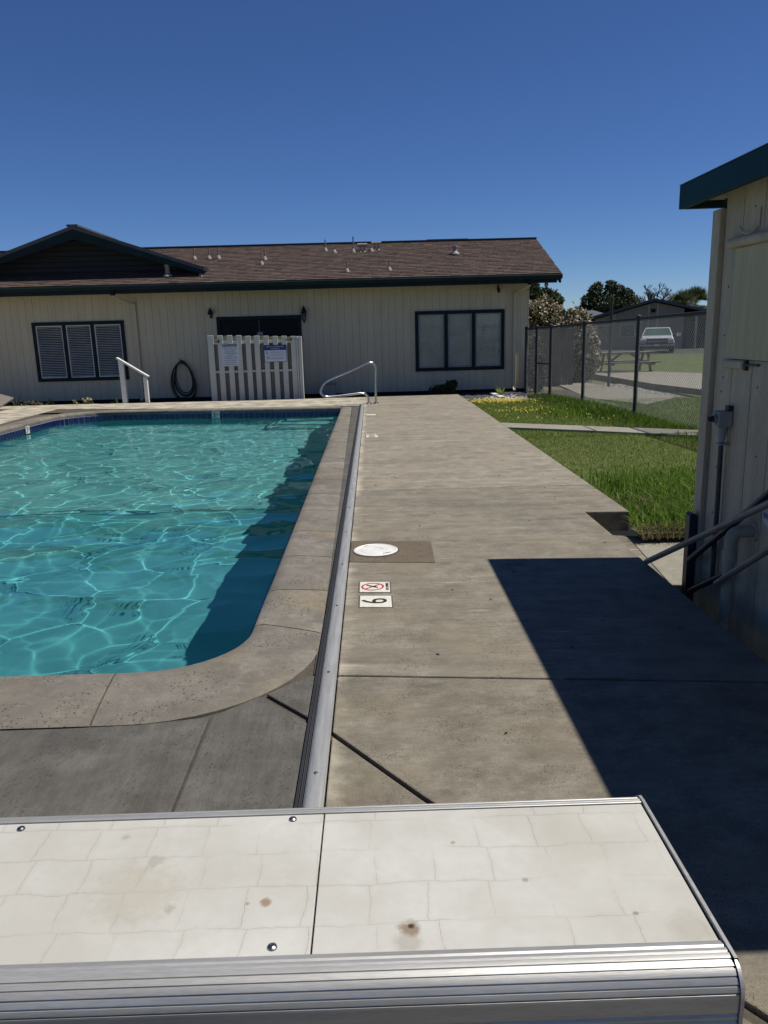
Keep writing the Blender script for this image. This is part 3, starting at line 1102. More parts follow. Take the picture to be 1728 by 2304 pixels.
def window(op, slat_mat, nslat, open_, name='window'):
    x0, x1, z0, z1 = op
    w = thing_part(name, ((x0 + x1) / 2, WY, z0), CL)
    fw = .085
    b = MB()
    b.box(x0, x1, WY - .045, WY + .03, z1 - fw, z1)
    b.box(x0, x1, WY - .045, WY + .03, z0, z0 + fw)
    b.box(x0, x0 + fw, WY - .045, WY + .03, z0 + fw, z1 - fw)
    b.box(x1 - fw, x1, WY - .045, WY + .03, z0 + fw, z1 - fw)
    b.build('frame', TEAL, w, bevel=.004)
    L = (x1 - x0 - 2 * fw)
    for i in (1, 2):
        xm = x0 + fw + L * i / 3
        MB().box(xm - .045, xm + .045, WY - .042, WY + .03, z0 + fw, z1 - fw).build('mullion', TEAL, w, bevel=.003)
    for i in range(3):
        xa = x0 + fw + L * i / 3 + (.045 if i else 0)
        xb = x0 + fw + L * (i + 1) / 3 - (.045 if i < 2 else 0)
        b = MB()
        e = .028
        za, zb = z0 + fw, z1 - fw
        b.box(xa, xb, WY - .02, WY + .0, zb - e, zb).box(xa, xb, WY - .02, WY + .0, za, za + e)
        b.box(xa, xa + e, WY - .02, WY, za + e, zb - e).box(xb - e, xb, WY - .02, WY, za + e, zb - e)
        b.build('sash', SHUT if open_ else BOXG, w)
        if not open_:
            MB().face([(xa + e, WY - .008, za + e), (xb - e, WY - .008, za + e), (xb - e, WY - .008, zb - e), (xa + e, WY - .008, zb - e)]).build('pane', GLASS, w)
        b = MB()
        hh = (zb - za - 2 * e) / nslat
        for j in range(nslat):
            zc = za + e + hh * (j + .5)
            if open_:
                b.beam((xa + e, WY - .008, zc), (xb - e, WY - .008, zc), .034, .006, up=(0, -.45, 1))
            else:
                b.beam((xa + e, WY + .012, zc), (xb - e, WY + .012, zc), hh * .95, .003, up=(0, 1, .35))
        b.build('blind', slat_mat, w, kind='stuff')
    return w

def thing_part(name, loc, parent):
    o = bpy.data.objects.new(name, None)
    o.empty_display_size = .1
    return link(o, parent, Vector(loc))

w = window(openings[0], BLIND, 30, False)
w['label'] = 'three light window with closed white blinds'
w = window(openings[1], SHUT, 29, True)
w['label'] = 'three light window with pale louvre shutters'

dr = thing_part('door', (-2.8, WY, -.17), CL)
dr['label'] = 'dark recessed double door behind the white gate'
x0, x1, z0, z1 = openings[2]
MB().box(x0, x0 + .09, WY - .04, WY + .03, -.17, z1).box(x1 - .09, x1, WY - .04, WY + .03, -.17, z1).box(x0 + .09, x1 - .09, WY - .04, WY + .03, z1 - .09, z1).build('frame', TEAL, dr, bevel=.004)
for a, c in ((x0 + .095, -2.823), (-2.813, x1 - .095)):
    MB().box(a, c, WY - .0, WY + .028, -.17, z1 - .095).build('leaf', DOORM, dr, bevel=.003)
MB().box(-2.822, -2.814, WY - .01, WY - .001, -.1, z1 - .1).build('seam_strip', BOXG, dr)
MB().hexa([(-2.93, WY - .03, 1.36), (-2.73, WY - .03, 1.36), (-2.73, WY - .002, 1.36), (-2.93, WY - .002, 1.36), (-2.86, WY - .03, 1.535), (-2.73, WY - .03, 1.535), (-2.73, WY - .002, 1.535), (-2.86, WY - .002, 1.535)]).build('lock_plate', BOXG, dr, bevel=.003)

# roof
PZ, PY, SL = 2.74, 19.3, .37
RY = 22.35
RZ = PZ + SL * (RY - PY)
XE = 4.6
roof = MB()
prof = [(PY, PZ - .03), (RY, RZ - .03), (2 * RY - PY, PZ - .03), (2 * RY - PY, PZ - .12), (RY, RZ - .12), (PY, PZ - .12)]
n_ = len(prof)
for xx in (-14.5, XE):
    roof.v += [(xx, p[0], p[1]) for p in prof]
for i in range(n_):
    j = (i + 1) % n_
    roof.f.append((i, j, n_ + j, n_ + i))
roof.f += [(0, 1, 4, 5), (1, 2, 3, 4), (n_ + 5, n_ + 4, n_ + 1, n_), (n_ + 4, n_ + 3, n_ + 2, n_ + 1)]
roof = roof.build('roof', TEAL, CL)

def shingles(parent, p0, ux, up, length, run, exposure, tab, name='shingle', inside=None):
    """Overlapping tabs on a plane from p0; ux along the eave, up along the slope."""
    p0, ux, up = Vector(p0), Vector(ux).normalized(), Vector(up).normalized()
    nrm = ux.cross(up)
    if nrm.z < 0:
        nrm = -nrm
    b = MB()
    tone = []
    rows = int(run / exposure) + 1
    for r in range(rows):
        s_ = -random.uniform(0, tab)
        row_t = random.uniform(-.08, .08)
        while s_ < length:
            wd = tab * random.choice((.5, .75, 1., 1.))
            a, c = max(s_, 0), min(s_ + wd - .006, length)
            s_ += wd
            if c - a < .02:
                continue
            y0 = r * exposure + random.uniform(-.006, .006)
            y1 = min((r + 1) * exposure + .02, run)
            if y1 - y0 < .01:
                continue
            if inside and not inside(p0 + ux * (a + c) / 2 + up * (y0 + y1) / 2):
                continue
            h0 = .016 + random.uniform(0, .006)
            P = [p0 + ux * a + up * y0, p0 + ux * c + up * y0, p0 + ux * c + up * y1, p0 + ux * a + up * y1]
            i = len(b.v)
            b.v += [tuple(q) for q in P]
            b.v += [tuple(P[0] + nrm * h0), tuple(P[1] + nrm * h0), tuple(P[2] + nrm * .004), tuple(P[3] + nrm * .004)]
            for fc in ((4, 5, 6, 7), (0, 1, 5, 4), (1, 2, 6, 5), (3, 0, 4, 7)):
                b.f.append(tuple(i + q for q in fc))
            tt = min(1, max(0, random.gauss(.42, .18) + row_t))
            tone += [tt] * 4
    return b.build(name, SHING, parent, kind='stuff', tone=tone, fix=False)
slope_len = math.hypot(RY - PY, RZ - PZ)
GX0, GX1, GA = -10.2, -4.1, -7.12   # gable dormer on the roof
def not_gable(p):
    return not (p.y > 20.35 and p.z < 4.0 and GX0 + (p.y - 20.3) < p.x < GX1 - (p.y - 20.3) * 1.2)
shingles(roof, (-14.5, PY - .03, PZ - .028), (1, 0, 0), (0, 1, SL), XE + 14.5 + .03, slope_len + .02, .125, .23, inside=not_gable)
MB().prism([(-14.5, RY - .1), (XE + .03, RY - .1), (XE + .03, RY + .1), (-14.5, RY + .1)], RZ - .01, RZ + .018).build('ridge_cap', HROOF, CL)
MB().box(-14.5, XE - .08, PY - .03, PY + .0, PZ - .235, PZ - .03).build('fascia', TEAL, CL, bevel=.004)
gp = [(PY - .034, PZ - .04), (PY - .13, PZ - .04), (PY - .14, PZ - .07), (PY - .105, PZ - .15), (PY - .034, PZ - .15)]
MB().sweep(gp, 'x', -14.5, XE + .03).build('gutter', TEAL, CL, bevel=.004)
MB().box(-14.5, XE - .15, PY, WY - .03, PZ - .135, PZ - .122).build('soffit', TEAL, CL)
# barge boards at the right end
b = MB()
b.hexa([(XE - .02, PY, PZ - .24), (XE + .025, PY, PZ - .24), (XE + .025, RY, RZ - .24), (XE - .02, RY, RZ - .24), (XE - .02, PY, PZ - .02), (XE + .025, PY, PZ - .02), (XE + .025, RY, RZ - .02), (XE - .02, RY, RZ - .02)])
b.build('barge_board', TEAL, CL)
MB().box(1.61, 2.76, RY + .1, RY + .5, RZ - .05, RZ + .055).build('ridge_vent', DOORM, CL, bevel=.01)
# side gable infill
MB().hexa([(XR - .15, 20.2, 2.6), (XR, 20.2, 2.6), (XR, 24.6, 2.6), (XR - .15, 24.6, 2.6), (XR - .15, RY - .05, RZ - .15), (XR, RY - .05, RZ - .15), (XR, RY + .05, RZ - .15), (XR - .15, RY + .05, RZ - .15)]).build('gable_infill', PAINT, CL)

# gable dormer over the left half
dm = thing_part('gable', (GA, 20.1, 3.), CL)
dm['label'] = 'dark shaded gable with horizontal boards and wide rake boards'
GY, AZ = 20.25, 4.13
def gz(x):
    return AZ - (AZ - 3.12) * abs(x - GA) / (GX1 - GA)
nb = 8
zb0, zb1 = 2.98, AZ - .13
hb = (zb1 - zb0) / nb
for i in range(nb):
    z0 = zb0 + hb * i
    z1 = z0 + hb - .012
    hw0 = (AZ - .08 - z0) / (AZ - 3.12) * (GX1 - GA)
    hw1 = max((AZ - .08 - z1) / (AZ - 3.12) * (GX1 - GA), .04)
    MB().hexa([(GA - hw0, GY - .03, z0), (GA + hw0, GY - .03, z0), (GA + hw0, GY + .02, z0), (GA - hw0, GY + .02, z0), (GA - hw1, GY - .005, z1), (GA + hw1, GY - .005, z1), (GA + hw1, GY + .02, z1), (GA - hw1, GY + .02, z1)]).build('gable_board', GABLEB, dm)
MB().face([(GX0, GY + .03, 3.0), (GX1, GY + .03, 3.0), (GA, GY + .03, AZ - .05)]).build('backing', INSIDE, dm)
YF = 19.72
for sgn in (-1, 1):
    ex = GA + sgn * (GX1 - GA + .05)
    b = MB()
    b.hexa([(GA, YF, AZ - .30), (ex, YF, 3.1 - .16), (ex, YF + .05, 3.1 - .16), (GA, YF + .05, AZ - .30), (GA, YF, AZ - .01), (ex, YF, 3.1 - .0), (ex, YF + .05, 3.1), (GA, YF + .05, AZ - .01)])
    b.build('rake_board', TEAL, dm)
    b = MB()
    b.hexa([(GA, YF - .02, AZ - .07), (ex, YF - .02, 3.03), (ex, 20.6, 3.03), (GA, 24.4, AZ - .07), (GA, YF - .02, AZ + .01), (ex + sgn * .03, YF - .02, 3.105), (ex + sgn * .03, 20.6, 3.105), (GA, 24.4, AZ + .01)])
    b.build('gable_roof', HROOF, dm)
MB().box(GA - .13, GA + .13, YF - .03, YF + 3, AZ - .01, AZ + .035).build('ridge_cap', HROOF, dm)

# roof vents
def zr(y):
    return PZ + SL * (y - PY)
vents = [(-4.567, 21.208, .28), (-4.185, 21.211, .27), (-3.938, 21.214, .28), (-2.704, 21.005, .27), (-2.74, 20.597, .27), (-1.157, 21.668, .29), (-.912, 21.476, .09),
         (-.409, 21.495, .39), (.072, 21.516, .19), (-.548, 19.799, .26), (.494, 19.844, .25), (-4.119, 19.77, .19)]
for vx, vy, h in vents:
    v_ = thing_part('roof_vent', (vx, vy, zr(vy)), CL)
    zz = zr(vy) - .01
    MB().lathe((vx, vy, zz), [(.066, -.02), (.062, .015), (.030, .075), (.023, .085)], 14).build('flashing', VENT, v_, smooth=True)
    if h > .1:
        MB().lathe((vx, vy, zz), [(.019, .08), (.019, h), (.013, h)], 12).build('pipe', VPIPE, v_, smooth=True)
for vx, vy in ((-.169, 21.512), (.205, 21.648)):
    v_ = thing_part('roof_vent', (vx, vy, zr(vy)), CL)
    zz = zr(vy)
    MB().tube([(vx - .13, vy, zz + .165), (vx + .13, vy, zz + .165)], .038, 12).build('hood', VENT, v_, smooth=True)
    for dx in (-.05, .05):
        MB().lathe((vx + dx, vy, zz - .02), [(.05, 0), (.026, .05), (.024, .15)], 10).build('pipe', VENT, v_, smooth=True)
for vx, vy, h, r in ((-4.951, 19.804, .25, .055), (2.247, 21.054, .18, .06)):
    v_ = thing_part('roof_vent', (vx, vy, zr(vy)), CL)
    zz = zr(vy)
    MB().lathe((vx, vy, zz), [(.12, -.016), (.11, .02), (r, .07), (r, h - .02)], 16).build('flashing', VENT, v_, smooth=True)
    MB().lathe((vx, vy, zz), [(r * 1.25, h - .02), (r * 1.25, h + .015), (r, h + .02)], 16).build('cap', VENT, v_, smooth=True)

# downspouts
for gx, wx, zz in ((-6.17, -5.9, 2.3), (3.86, 3.63, 2.32)):
    dn = thing_part('downspout', (wx, WY, 0), CL)
    MB().box(gx - .05, gx + .05, PY - .1, PY - .0, PZ - .27, PZ - .15).build('outlet', DOORM, dn, bevel=.004)
    MB().beam((gx, PY - .05, PZ - .28), (wx, WY - .05, zz), .06, .045).build('offset_pipe', PAINT, dn)
    MB().box(wx - .038, wx + .038, WY - .07, WY - .01, -.03, zz + .03).build('pipe', PAINT, dn, bevel=.008)
    MB().beam((wx, WY - .04, -.02), (wx + .0, WY - .16, -.09), .07, .05).build('shoe', PAINT, dn)
MB().tube([(3.2, WY - .1, 2.42), (3.2, WY - .2, 2.36)], .04, 10).box(3.18, 3.22, WY - .1, WY - .006, 2.43, 2.52).build('camera_housing', LAMPB, CL, smooth=True)
MB().lathe((4.3, PY + .15, PZ - .31), [(.03, .0), (.055, .04), (.03, .1), (.02, .19)], 12).build('flood_lamp', VENT, CL, smooth=True)

# wall lamps
def lamp(x, z, full):
    t = thing('wall_lamp', (x, WY - .006, z), 'black wall lantern with glass cage right of the dark double door' if full else 'broken black wall lamp, only its bell left, left of the dark double door', 'lamp', 'lamps beside the clubhouse door')
    y = WY - .11
    MB().box(x - .035, x + .035, WY - .03, WY - .007, z - .09, z + .09).build('backplate', LAMPB, t, bevel=.006)
    MB().lathe((x, y, z), [(.075, 0), (.07, .015), (.055, .06), (.04, .11), (.018, .15), (.006, .17)], 14).build('bell', LAMPB, t, smooth=True)
    MB().tube([(x, WY - .02, z + .06), (x, WY - .07, z + .1), (x, y, z + .1)], .012, 8).build('arm', LAMPB, t, smooth=True)
    if full:
        cg = MB()
        for k in range(6):
            a = k * math.pi / 3
            cg.beam((x + .066 * math.cos(a), y + .066 * math.sin(a), z), (x + .04 * math.cos(a), y + .04 * math.sin(a), z - .17), .012, .012)
        cg.build('cage', LAMPB, t)
        MB().lathe((x, y, z - .165), [(.055, .0), (.055, .005), (.035, .16), (.03, .162)][::-1], 12).build('glass', GLASS, t, smooth=True)
        MB().lathe((x, y, z - .26), [(.004, 0), (.018, .04), (.05, .09), (.05, .1)], 12).build('finial', LAMPB, t, smooth=True)
lamp(-1.67, 1.97, True)
lamp(-4.0, 1.985, False)

# hose on the wall
h = thing('garden_hose', (-4.8, WY - .1, -.1), 'dark coiled garden hose hanging on the clubhouse wall', 'hose')
pts = []
for k in range(7 * 28):
    a = 2 * math.pi * k / 28
    lp = k // 28
    rx = .22 + .02 * lp + .02 * math.sin(lp * 2.1)
    rz = .40 + .022 * math.sin(lp * 1.7) + .012 * lp
    sw = .25 * max(0, -math.cos(a)) ** 1.5
    pts.append((-4.83 + rx * math.sin(a) * (.72 + .35 * (1 - math.cos(a)) / 2) + .06 * (1 - math.cos(a)) / 2 + .02 * math.sin(lp * 3), WY - .05 - .012 * lp + .01 * math.sin(a), .88 - rz * (1 - math.cos(a)) * 1.02 - .01 * lp))
pts = [(x, y, max(z, -.09)) for x, y, z in pts]
MB().tube(pts, .013, 8).build('hose_coil', HOSE, h, smooth=True)
MB().tube([(-4.83, WY - .0, .86), (-4.83, WY - .13, .86), (-4.83, WY - .15, .92)], .014, 8).build('hook', LAMPB, h, smooth=True)

# ------------------------------------------------------------------ gate with signs
GYy = 18.3
gt = thing('pool_gate', (-2.7, GYy, -.14), 'white slatted shadowbox gate screen in front of the dark double door', 'gate')
gx = [(-3.785, -3.65), (-3.562, -3.437), (-3.337, -3.215), (-3.127, -3.005), (-2.915, -2.795), (-2.713, -2.592), (-2.495, -2.383), (-2.281, -2.17), (-2.08, -1.96), (-1.868, -1.752)]
def gtop(x):
    return 1.482 - (x + 3.785) / 2.15 * .078 + .02 * math.exp(-((x + 3.75) / .15) ** 2) * 0
gboard = []
for a, c in gx:
    z = gtop((a + c) / 2) + random.uniform(-.006, .006)
    MB().box(a, c, GYy - .03, GYy - .004, -.13, z).build('board', VINYL, gt, bevel=.006)
MB().box(-1.745, -1.705, GYy - .05, GYy + .1, -.13, gtop(-1.72)).build('edge_board', VINYL, gt, bevel=.004)
MB().box(-1.69, -1.62, GYy - .06, GYy + .08, -.14, gtop(-1.65)).build('gate_post', VINYL, gt, bevel=.005)
for (z0, z1) in ((1.27, 1.33), (.615, .665)):
    MB().box(-3.78, -1.71, GYy - .003, GYy + .04, z0, z1).build('rail', VINYL, gt, bevel=.004)
VT = leafmat('sunlit_top_vinyl', (.62, .57, .40), (.62, .57, .40), trans=.6)  # paler translucent tone: sunlit glow of the board tops put into the colour
for (a, c), (d, e) in zip(gx[:-1], gx[1:]):
    MB().box(c - .03, d + .03, GYy + .045, GYy + .065, -.13, gtop(c) - .17).build('back_board', GATEB, gt)
    bb = MB().box(c - .03, d + .03, GYy + .052, GYy + .056, gtop(c) - .165, gtop(c) - .012)
    bb.build('top_strip', VT, gt, tone=[.5] * 6)
for x in (-3.6, -1.93):
    lt = MB().box(x - .04, x + .055, GYy - .055, GYy - .031, 1.31, 1.36)
    lt.build('latch', M('brass_latch', (.28, .23, .13), rough=.5, metal=.4), gt, bevel=.004)
    MB().box(x + .06, x + .085, GYy - .06, GYy - .031, 1.305, 1.365).build('latch_bolt', LAMPB, gt, bevel=.003)

# pool rules sign
SY = GYy - .036
ROT = (R_(90), 0, 0)
sg = thing('pool_rules_sign', (-3.29, SY, .77), 'white portrait POOL RULES sign on the left of the slatted gate', 'sign', 'signs on the white gate')
def rrect(x0, x1, z0, z1, r, y0, y1):
    P = []
    for cx_, cz_, a0 in ((x1 - r, z1 - r, 0), (x0 + r, z1 - r, 90), (x0 + r, z0 + r, 180), (x1 - r, z0 + r, 270)):
        for k in range(5):
            a = R_(a0 + 90 * k / 4)
            P.append((cx_ + r * math.cos(a), cz_ + r * math.sin(a)))
    b = MB()
    n = len(P)
    for yy_ in (y0, y1):
        b.v += [(p[0], yy_, p[1]) for p in P]
    b.f += [tuple(range(n)), tuple(range(2 * n - 1, n - 1, -1))]
    b.f += [(i, (i + 1) % n, n + (i + 1) % n, n + i) for i in range(n)]
    return b
rrect(-3.475, -3.095, .77, 1.285, .03, SY, SY + .004).build('plate', SIGNW, sg)
MB().box(-3.455, -3.115, SY - .002, SY - .0005, 1.215, 1.268).build('header_band', BLACK, sg)
text('lettering', 'POOL RULES', SIGNW, sg, (-3.285, SY - .003, 1.241), .056, ROT)
rows = [('SWIMMING POOL HOURS', .030, 1.185), ('8:00 AM to 8:00 PM', .034, 1.14), ('PERSONS UNDER 14', .027, 1.095), ('MUST BE ACCOMPANIED', .027, 1.06), ('BY AN ADULT', .027, 1.025),
        ('POOL FOR RESIDENTS AND', .025, .98), ('AUTHORIZED GUESTS ONLY', .025, .945), ('NO FOOD IN POOL AREA', .027, .9), ('NO PETS ALLOWED', .027, .855), ('NO RUNNING OR ROUGH PLAY', .024, .81)]
for tx, sz, z in rows:
    text('lettering', tx, BLACK, sg, (-3.285, SY - .0015, z), sz, ROT)

s2 = thing('respiration_sign', (-2.24, SY, .835), 'white landscape sign with blue header on the right of the slatted gate', 'sign', 'signs on the white gate')
MB().box(-2.497, -1.975, SY, SY + .004, .835, 1.222).build('plate', NAVY, s2)
MB().box(-2.487, -1.985, SY - .0015, SY - .0003, .845, 1.105).build('panel', SIGNW, s2)
text('lettering', 'ARTIFICIAL RESPIRATION', SIGNW, s2, (-2.236, SY - .003, 1.183), .036, ROT)
text('lettering', 'PROCEDURE', SIGNW, s2, (-2.236, SY - .003, 1.135), .036, ROT)
b = MB()
for blk, zt, k in ((0, 1.07, 3), (1, 1.0, 2), (2, .94, 3)):
    for i in range(k):
        z = zt - i * .017
        b.box(-2.36, -2.36 + random.uniform(.24, .35), SY - .003, SY - .0018, z - .004, z)
b.build('print_line', GREYPRINT, s2, kind='stuff')
b = MB()
for (x, z) in ((-2.45, 1.07), (-2.44, 1.035), (-2.43, .96), (-2.415, .925)):
    b.prism([(x, SY - .004), (x + .03, SY - .004), (x + .03, SY - .002), (x, SY - .002)], z - .012, z + .01)
b.build('figure_print', BLACK, s2, kind='stuff')

# ------------------------------------------------------------------ white wooden handrail
hr = thing('white_handrail', (-5.5, 18.05, -.14), 'white wooden stair handrail at the back of the deck', 'handrail')
MB().hexa([(-5.79, 18.0, -.14), (-5.68, 18.0, -.14), (-5.68, 18.09, -.14), (-5.79, 18.09, -.14), (-5.805, 18.0, .985), (-5.70, 18.0, .97), (-5.70, 18.09, .97), (-5.805, 18.09, .985)]).build('post', WHITEP, hr, bevel=.004)
MB().hexa([(-5.27, 18.0, -.14), (-5.185, 18.0, -.14), (-5.185, 18.09, -.14), (-5.27, 18.09, -.14), (-5.27, 18.0, .60), (-5.185, 18.0, .57), (-5.185, 18.09, .57), (-5.27, 18.09, .60)]).build('post', WHITEP, hr, bevel=.004)
MB().beam((-5.84, 18.045, 1.03), (-5.15, 18.045, .585), .12, .04).build('rail', WHITEP, hr, bevel=.005)

# ------------------------------------------------------------------ stainless grab rail
gr_ = thing('pool_grab_rail', (0, 16.1, 0), 'bent stainless steel grab rail at the far pool corner', 'handrail')
def spline(pts, n=8):
    P = [Vector(p) for p in pts]
    o = []
    for i in range(len(P) - 1):
        p0, p1, p2, p3 = P[max(i - 1, 0)], P[i], P[i + 1], P[min(i + 2, len(P) - 1)]
        for k in range(n):
            t = k / n
            o.append(.5 * ((2 * p1) + (p2 - p0) * t + (2 * p0 - 5 * p1 + 4 * p2 - p3) * t * t + (3 * p1 - p0 - 3 * p2 + p3) * t ** 3))
    o.append(P[-1])
    return o
rp = [(.055, 16.125, 0), (.06, 16.127, .35), (.07, 16.13, .68), (.055, 16.126, .79), (-.01, 16.103, .838), (-.13, 16.06, .822), (-.45, 15.95, .69), (-.80, 15.827, .563), (-.965, 15.768, .48),
      (-1.04, 15.742, .38), (-1.05, 15.738, .28), (-.985, 15.762, .205), (-.86, 15.805, .19), (-.5, 15.93, .212), (-.27, 16.01, .228), (-.165, 16.048, .212), (-.105, 16.069, .14), (-.09, 16.074, 0)]
MB().tube(spline(rp), .024, 12).build('tube', STEEL, gr_, smooth=True)
for x, y in ((.055, 16.125), (-.09, 16.074)):
    MB().lathe((x, y, 0), [(.062, 0), (.06, .012), (.035, .025), (.026, .03)], 18).build('flange', STEEL, gr_, smooth=True)

# ------------------------------------------------------------------ pool cover track
tr = thing('cover_track', (-.23, 8, 0), 'long ribbed aluminium pool cover track along the pool coping', 'track')
pf = [(-.252, 0), (-.252, .014)]
for k in range(15):
    a = math.pi * k / 14
    rib = -.0012 if k % 2 else 0
    pf.append((-.221 - .029 * math.cos(a), .015 + (.012 + rib) * math.sin(a)))
pf += [(-.189, .013), (-.189, 0)]
MB().sweep(pf, 'y', .95, 15.68).build('rail', TRACK, tr, smooth=True)
MB().sweep([(-.279, 0), (-.279, .012), (-.274, .014), (-.272, .006), (-.268, .006), (-.266, .014), (-.262, .014), (-.260, .004), (-.2535, .004), (-.2535, 0)], 'y', .95, 15.68).build('slot_strip', RUBBER, tr)
MB().box(-.28, -.187, 15.682, 15.72, 0, .03).build('end_cap', TRACK, tr, bevel=.004)
sc0 = None
for y in (2.26, 3.03, 3.85, 4.6, 5.4, 6.2, 7.0, 7.8, 8.6):
    if sc0 is None:
        sc0 = MB().lathe((-.222, y, .0255), [(.0075, 0), (.007, .003), (.003, .005)], 12).build('screw', SCREW, tr, smooth=True, org=(-.222, y, .0255))
    else:
        copy_part(sc0, tr, (-.222, y, .0255))

# ------------------------------------------------------------------ pool cover bench in the foreground
bn = thing('cover_bench', (-.4, 1.2, 0), 'low white bench lid with ribbed aluminium edges in the foreground', 'bench')
BX0, BX1, BZ = -1.9, .535, .452
MB().box(BX0, BX1 - .01, .995, 1.44, 0, BZ - .03).build('housing', ALU, bn)
MB().box(BX0, -.1275, 1.045, 1.416, BZ - .02, BZ).build('lid_panel', LID, bn, bevel=.0015)
MB().box(-.1245, BX1 - .002, 1.045, 1.416, BZ - .02, BZ).build('lid_panel', LID, bn, bevel=.0015)
# front trim: low ribbed nosing
pf = [(1.417, BZ - .03), (1.417, BZ + .002)]
for k in range(22):
    t = k / 21
    yy_ = 1.4185 + .034 * t
    zz = BZ + .003 - .012 * t ** 2.2 - (.0016 if k % 7 in (3, 4) else 0)
    pf.append((yy_, zz))
pf += [(1.457, BZ - .02), (1.457, BZ - .06), (1.43, BZ - .06)]
MB().sweep(pf, 'x', BX0, BX1).build('front_trim', ALU, bn)
# rear trim: bull nose with fine grooves
pf = [(1.044, BZ - .03), (1.044, BZ + .001)]
path = [(1.0425 - .026 * k / 8, BZ + .002 + .003 * math.sin(math.pi * k / 16)) for k in range(9)]
rr = .044
cy_, cz_ = 1.0165, BZ + .005 - rr
for k in range(1, 81):
    a = R_(90 + 90 * k / 80)
    path.append((cy_ + rr * math.cos(a), cz_ + rr * math.sin(a)))
for k in range(1, 98):
    path.append((cy_ - rr, cz_ - .004 * k))
acc = 0
last = path[0]
grv = []
for q in path:
    acc += math.dist(q, last)
    last = q
    ph = (acc % .0125)
    grv.append(ph < .0026 and acc > .010)
for q, gq in zip(path, grv):
    if gq:
        dv = Vector((q[0] - (cy_ + .0), q[1] - min(cz_, q[1])))
        dv = dv.normalized() if dv.length > .01 else Vector((-1, 0))
        pf.append((q[0] - dv.x * .0022, q[1] - dv.y * .0022))
    else:
        pf.append(q)
pf += [(cy_ - rr + .02, cz_ - .39)]
MB().sweep(pf, 'x', BX0, BX1).build('rear_trim', ALU, bn)
# end cap plate
ep = [(1.459, .0), (1.459, BZ - .01), (1.44, BZ + .0035), (1.42, BZ + .006), (1.0, BZ + .008)]
for k in range(0, 21):
    a = R_(90 + 90 * k / 20)
    ep.append((cy_ + (rr + .003) * math.cos(a), cz_ + (rr + .003) * math.sin(a)))
ep += [(cy_ - rr - .003, 0)]
MB().sweep(ep, 'x', BX1 + .001, BX1 + .007).build('end_cap', ALU, bn, bevel=.002)
for (x, y) in ((-.745, 1.398), (-.190, 1.400), (-.190, 1.062), (-1.2, 1.06)):
    MB().lathe((x, y, BZ), [(.0085, 0), (.0075, .003), (.004, .005), (.001, .0045)], 16).build('screw', SCREW, bn, smooth=True)

# ------------------------------------------------------------------ skimmer lid, deck markers
lid = thing('skimmer_lid', (-.012, 4.955, .005), 'round white plastic skimmer lid set in the brown deck patch', 'lid')
LW = M('lid_white', (.70, .69, .66), (.62, .61, .57), rough=.4, scale=8, fine=.06)
MB().lathe((-.012, 4.955, .004), [(.145, 0), (.148, .008), (.14, .012), (.134, .012), (.131, .009), (.1, .009), (.098, .011), (.05, .011), (.048, .008), (.001, .008)], 40).build('disc', LW, lid, smooth=True)
MB().lathe((-.012, 4.955, .0045), [(.160, 0), (.160, .0016), (.147, .0018)], 40).build('seat_ring', GRIME, lid)
for dx, dy, r in ((-.055, -.06, .016), (.04, .065, .014)):
    MB().lathe((-.012 + dx, 4.955 + dy, .0125), [(r, 0), (r * .9, .0012), (.001, .0014)], 14).build('finger_hole', BLACK, lid)
MB().beam((.035, 4.86, .0145), (.085, 4.885, .0145), .006, .001).build('slot', BLACK, lid)
MB().beam((-.09, 5.045, .0145), (-.06, 5.07, .0145), .004, .001).build('slot', BLACK, lid)

RZ90 = (0, 0, R_(90))
def marker(name, x, y, label, grp, kind):
    w_, h_ = .172, (.18 if kind != 'far' else .18)
    sk_ = .0
    t = thing(name, (x, y, .003), label, 'sign', grp)
    MB().prism([(x - w_ / 2, y - h_ / 2 + .008), (x + w_ / 2, y - h_ / 2 - .008), (x + w_ / 2, y + h_ / 2 - .008), (x - w_ / 2, y + h_ / 2 + .008)], 0, .004).build('tile', WHITE, t, bevel=.002)
    MB().prism([(x - w_ / 2 - .007, y - h_ / 2 + .001), (x + w_ / 2 + .007, y - h_ / 2 - .015), (x + w_ / 2 + .007, y + h_ / 2 - .001), (x - w_ / 2 - .007, y + h_ / 2 + .015)], 0, .0018).build('grout_frame', GRIME, t)
    zt = .0052
    if kind == 'six':
        text('numeral', '6', BLACK, t, (x, y - .0, zt), .20, RZ90, sx=.9)
    elif kind in ('dive', 'fardive'):
        c = MB()
        cx_, cy_2, r1, r2 = x - .012, y + .0, .066, .055
        for k in range(32):
            a0, a1 = 2 * math.pi * k / 32, 2 * math.pi * (k + 1) / 32
            c.face([(cx_ + r2 * math.cos(a0), cy_2 + r2 * math.sin(a0), zt), (cx_ + r1 * math.cos(a0), cy_2 + r1 * math.sin(a0), zt), (cx_ + r1 * math.cos(a1), cy_2 + r1 * math.sin(a1), zt), (cx_ + r2 * math.cos(a1), cy_2 + r2 * math.sin(a1), zt)])
        c.beam((cx_ - .042, cy_2 - .04, zt), (cx_ + .042, cy_2 + .04, zt), .01, .0006)
        c.build('ban_ring', RED, t, fix=False)
        d = MB()
        d.beam((cx_ - .035, cy_2 + .03, zt + .0005), (cx_ + .03, cy_2 - .02, zt + .0005), .012, .0006)
        d.beam((cx_ + .005, cy_2 - .01, zt + .0005), (cx_ + .02, cy_2 + .014, zt + .0005), .008, .0006)
        d.build('diver_figure', BLACK, t)
        text('lettering', 'NO DIVING', BLACK, t, (x + .072, y, zt), .025, RZ90)
    elif kind == 'far3':
        text('numeral', '3\u00bd', BLACK, t, (x, y, zt), .12, RZ90)
    return t
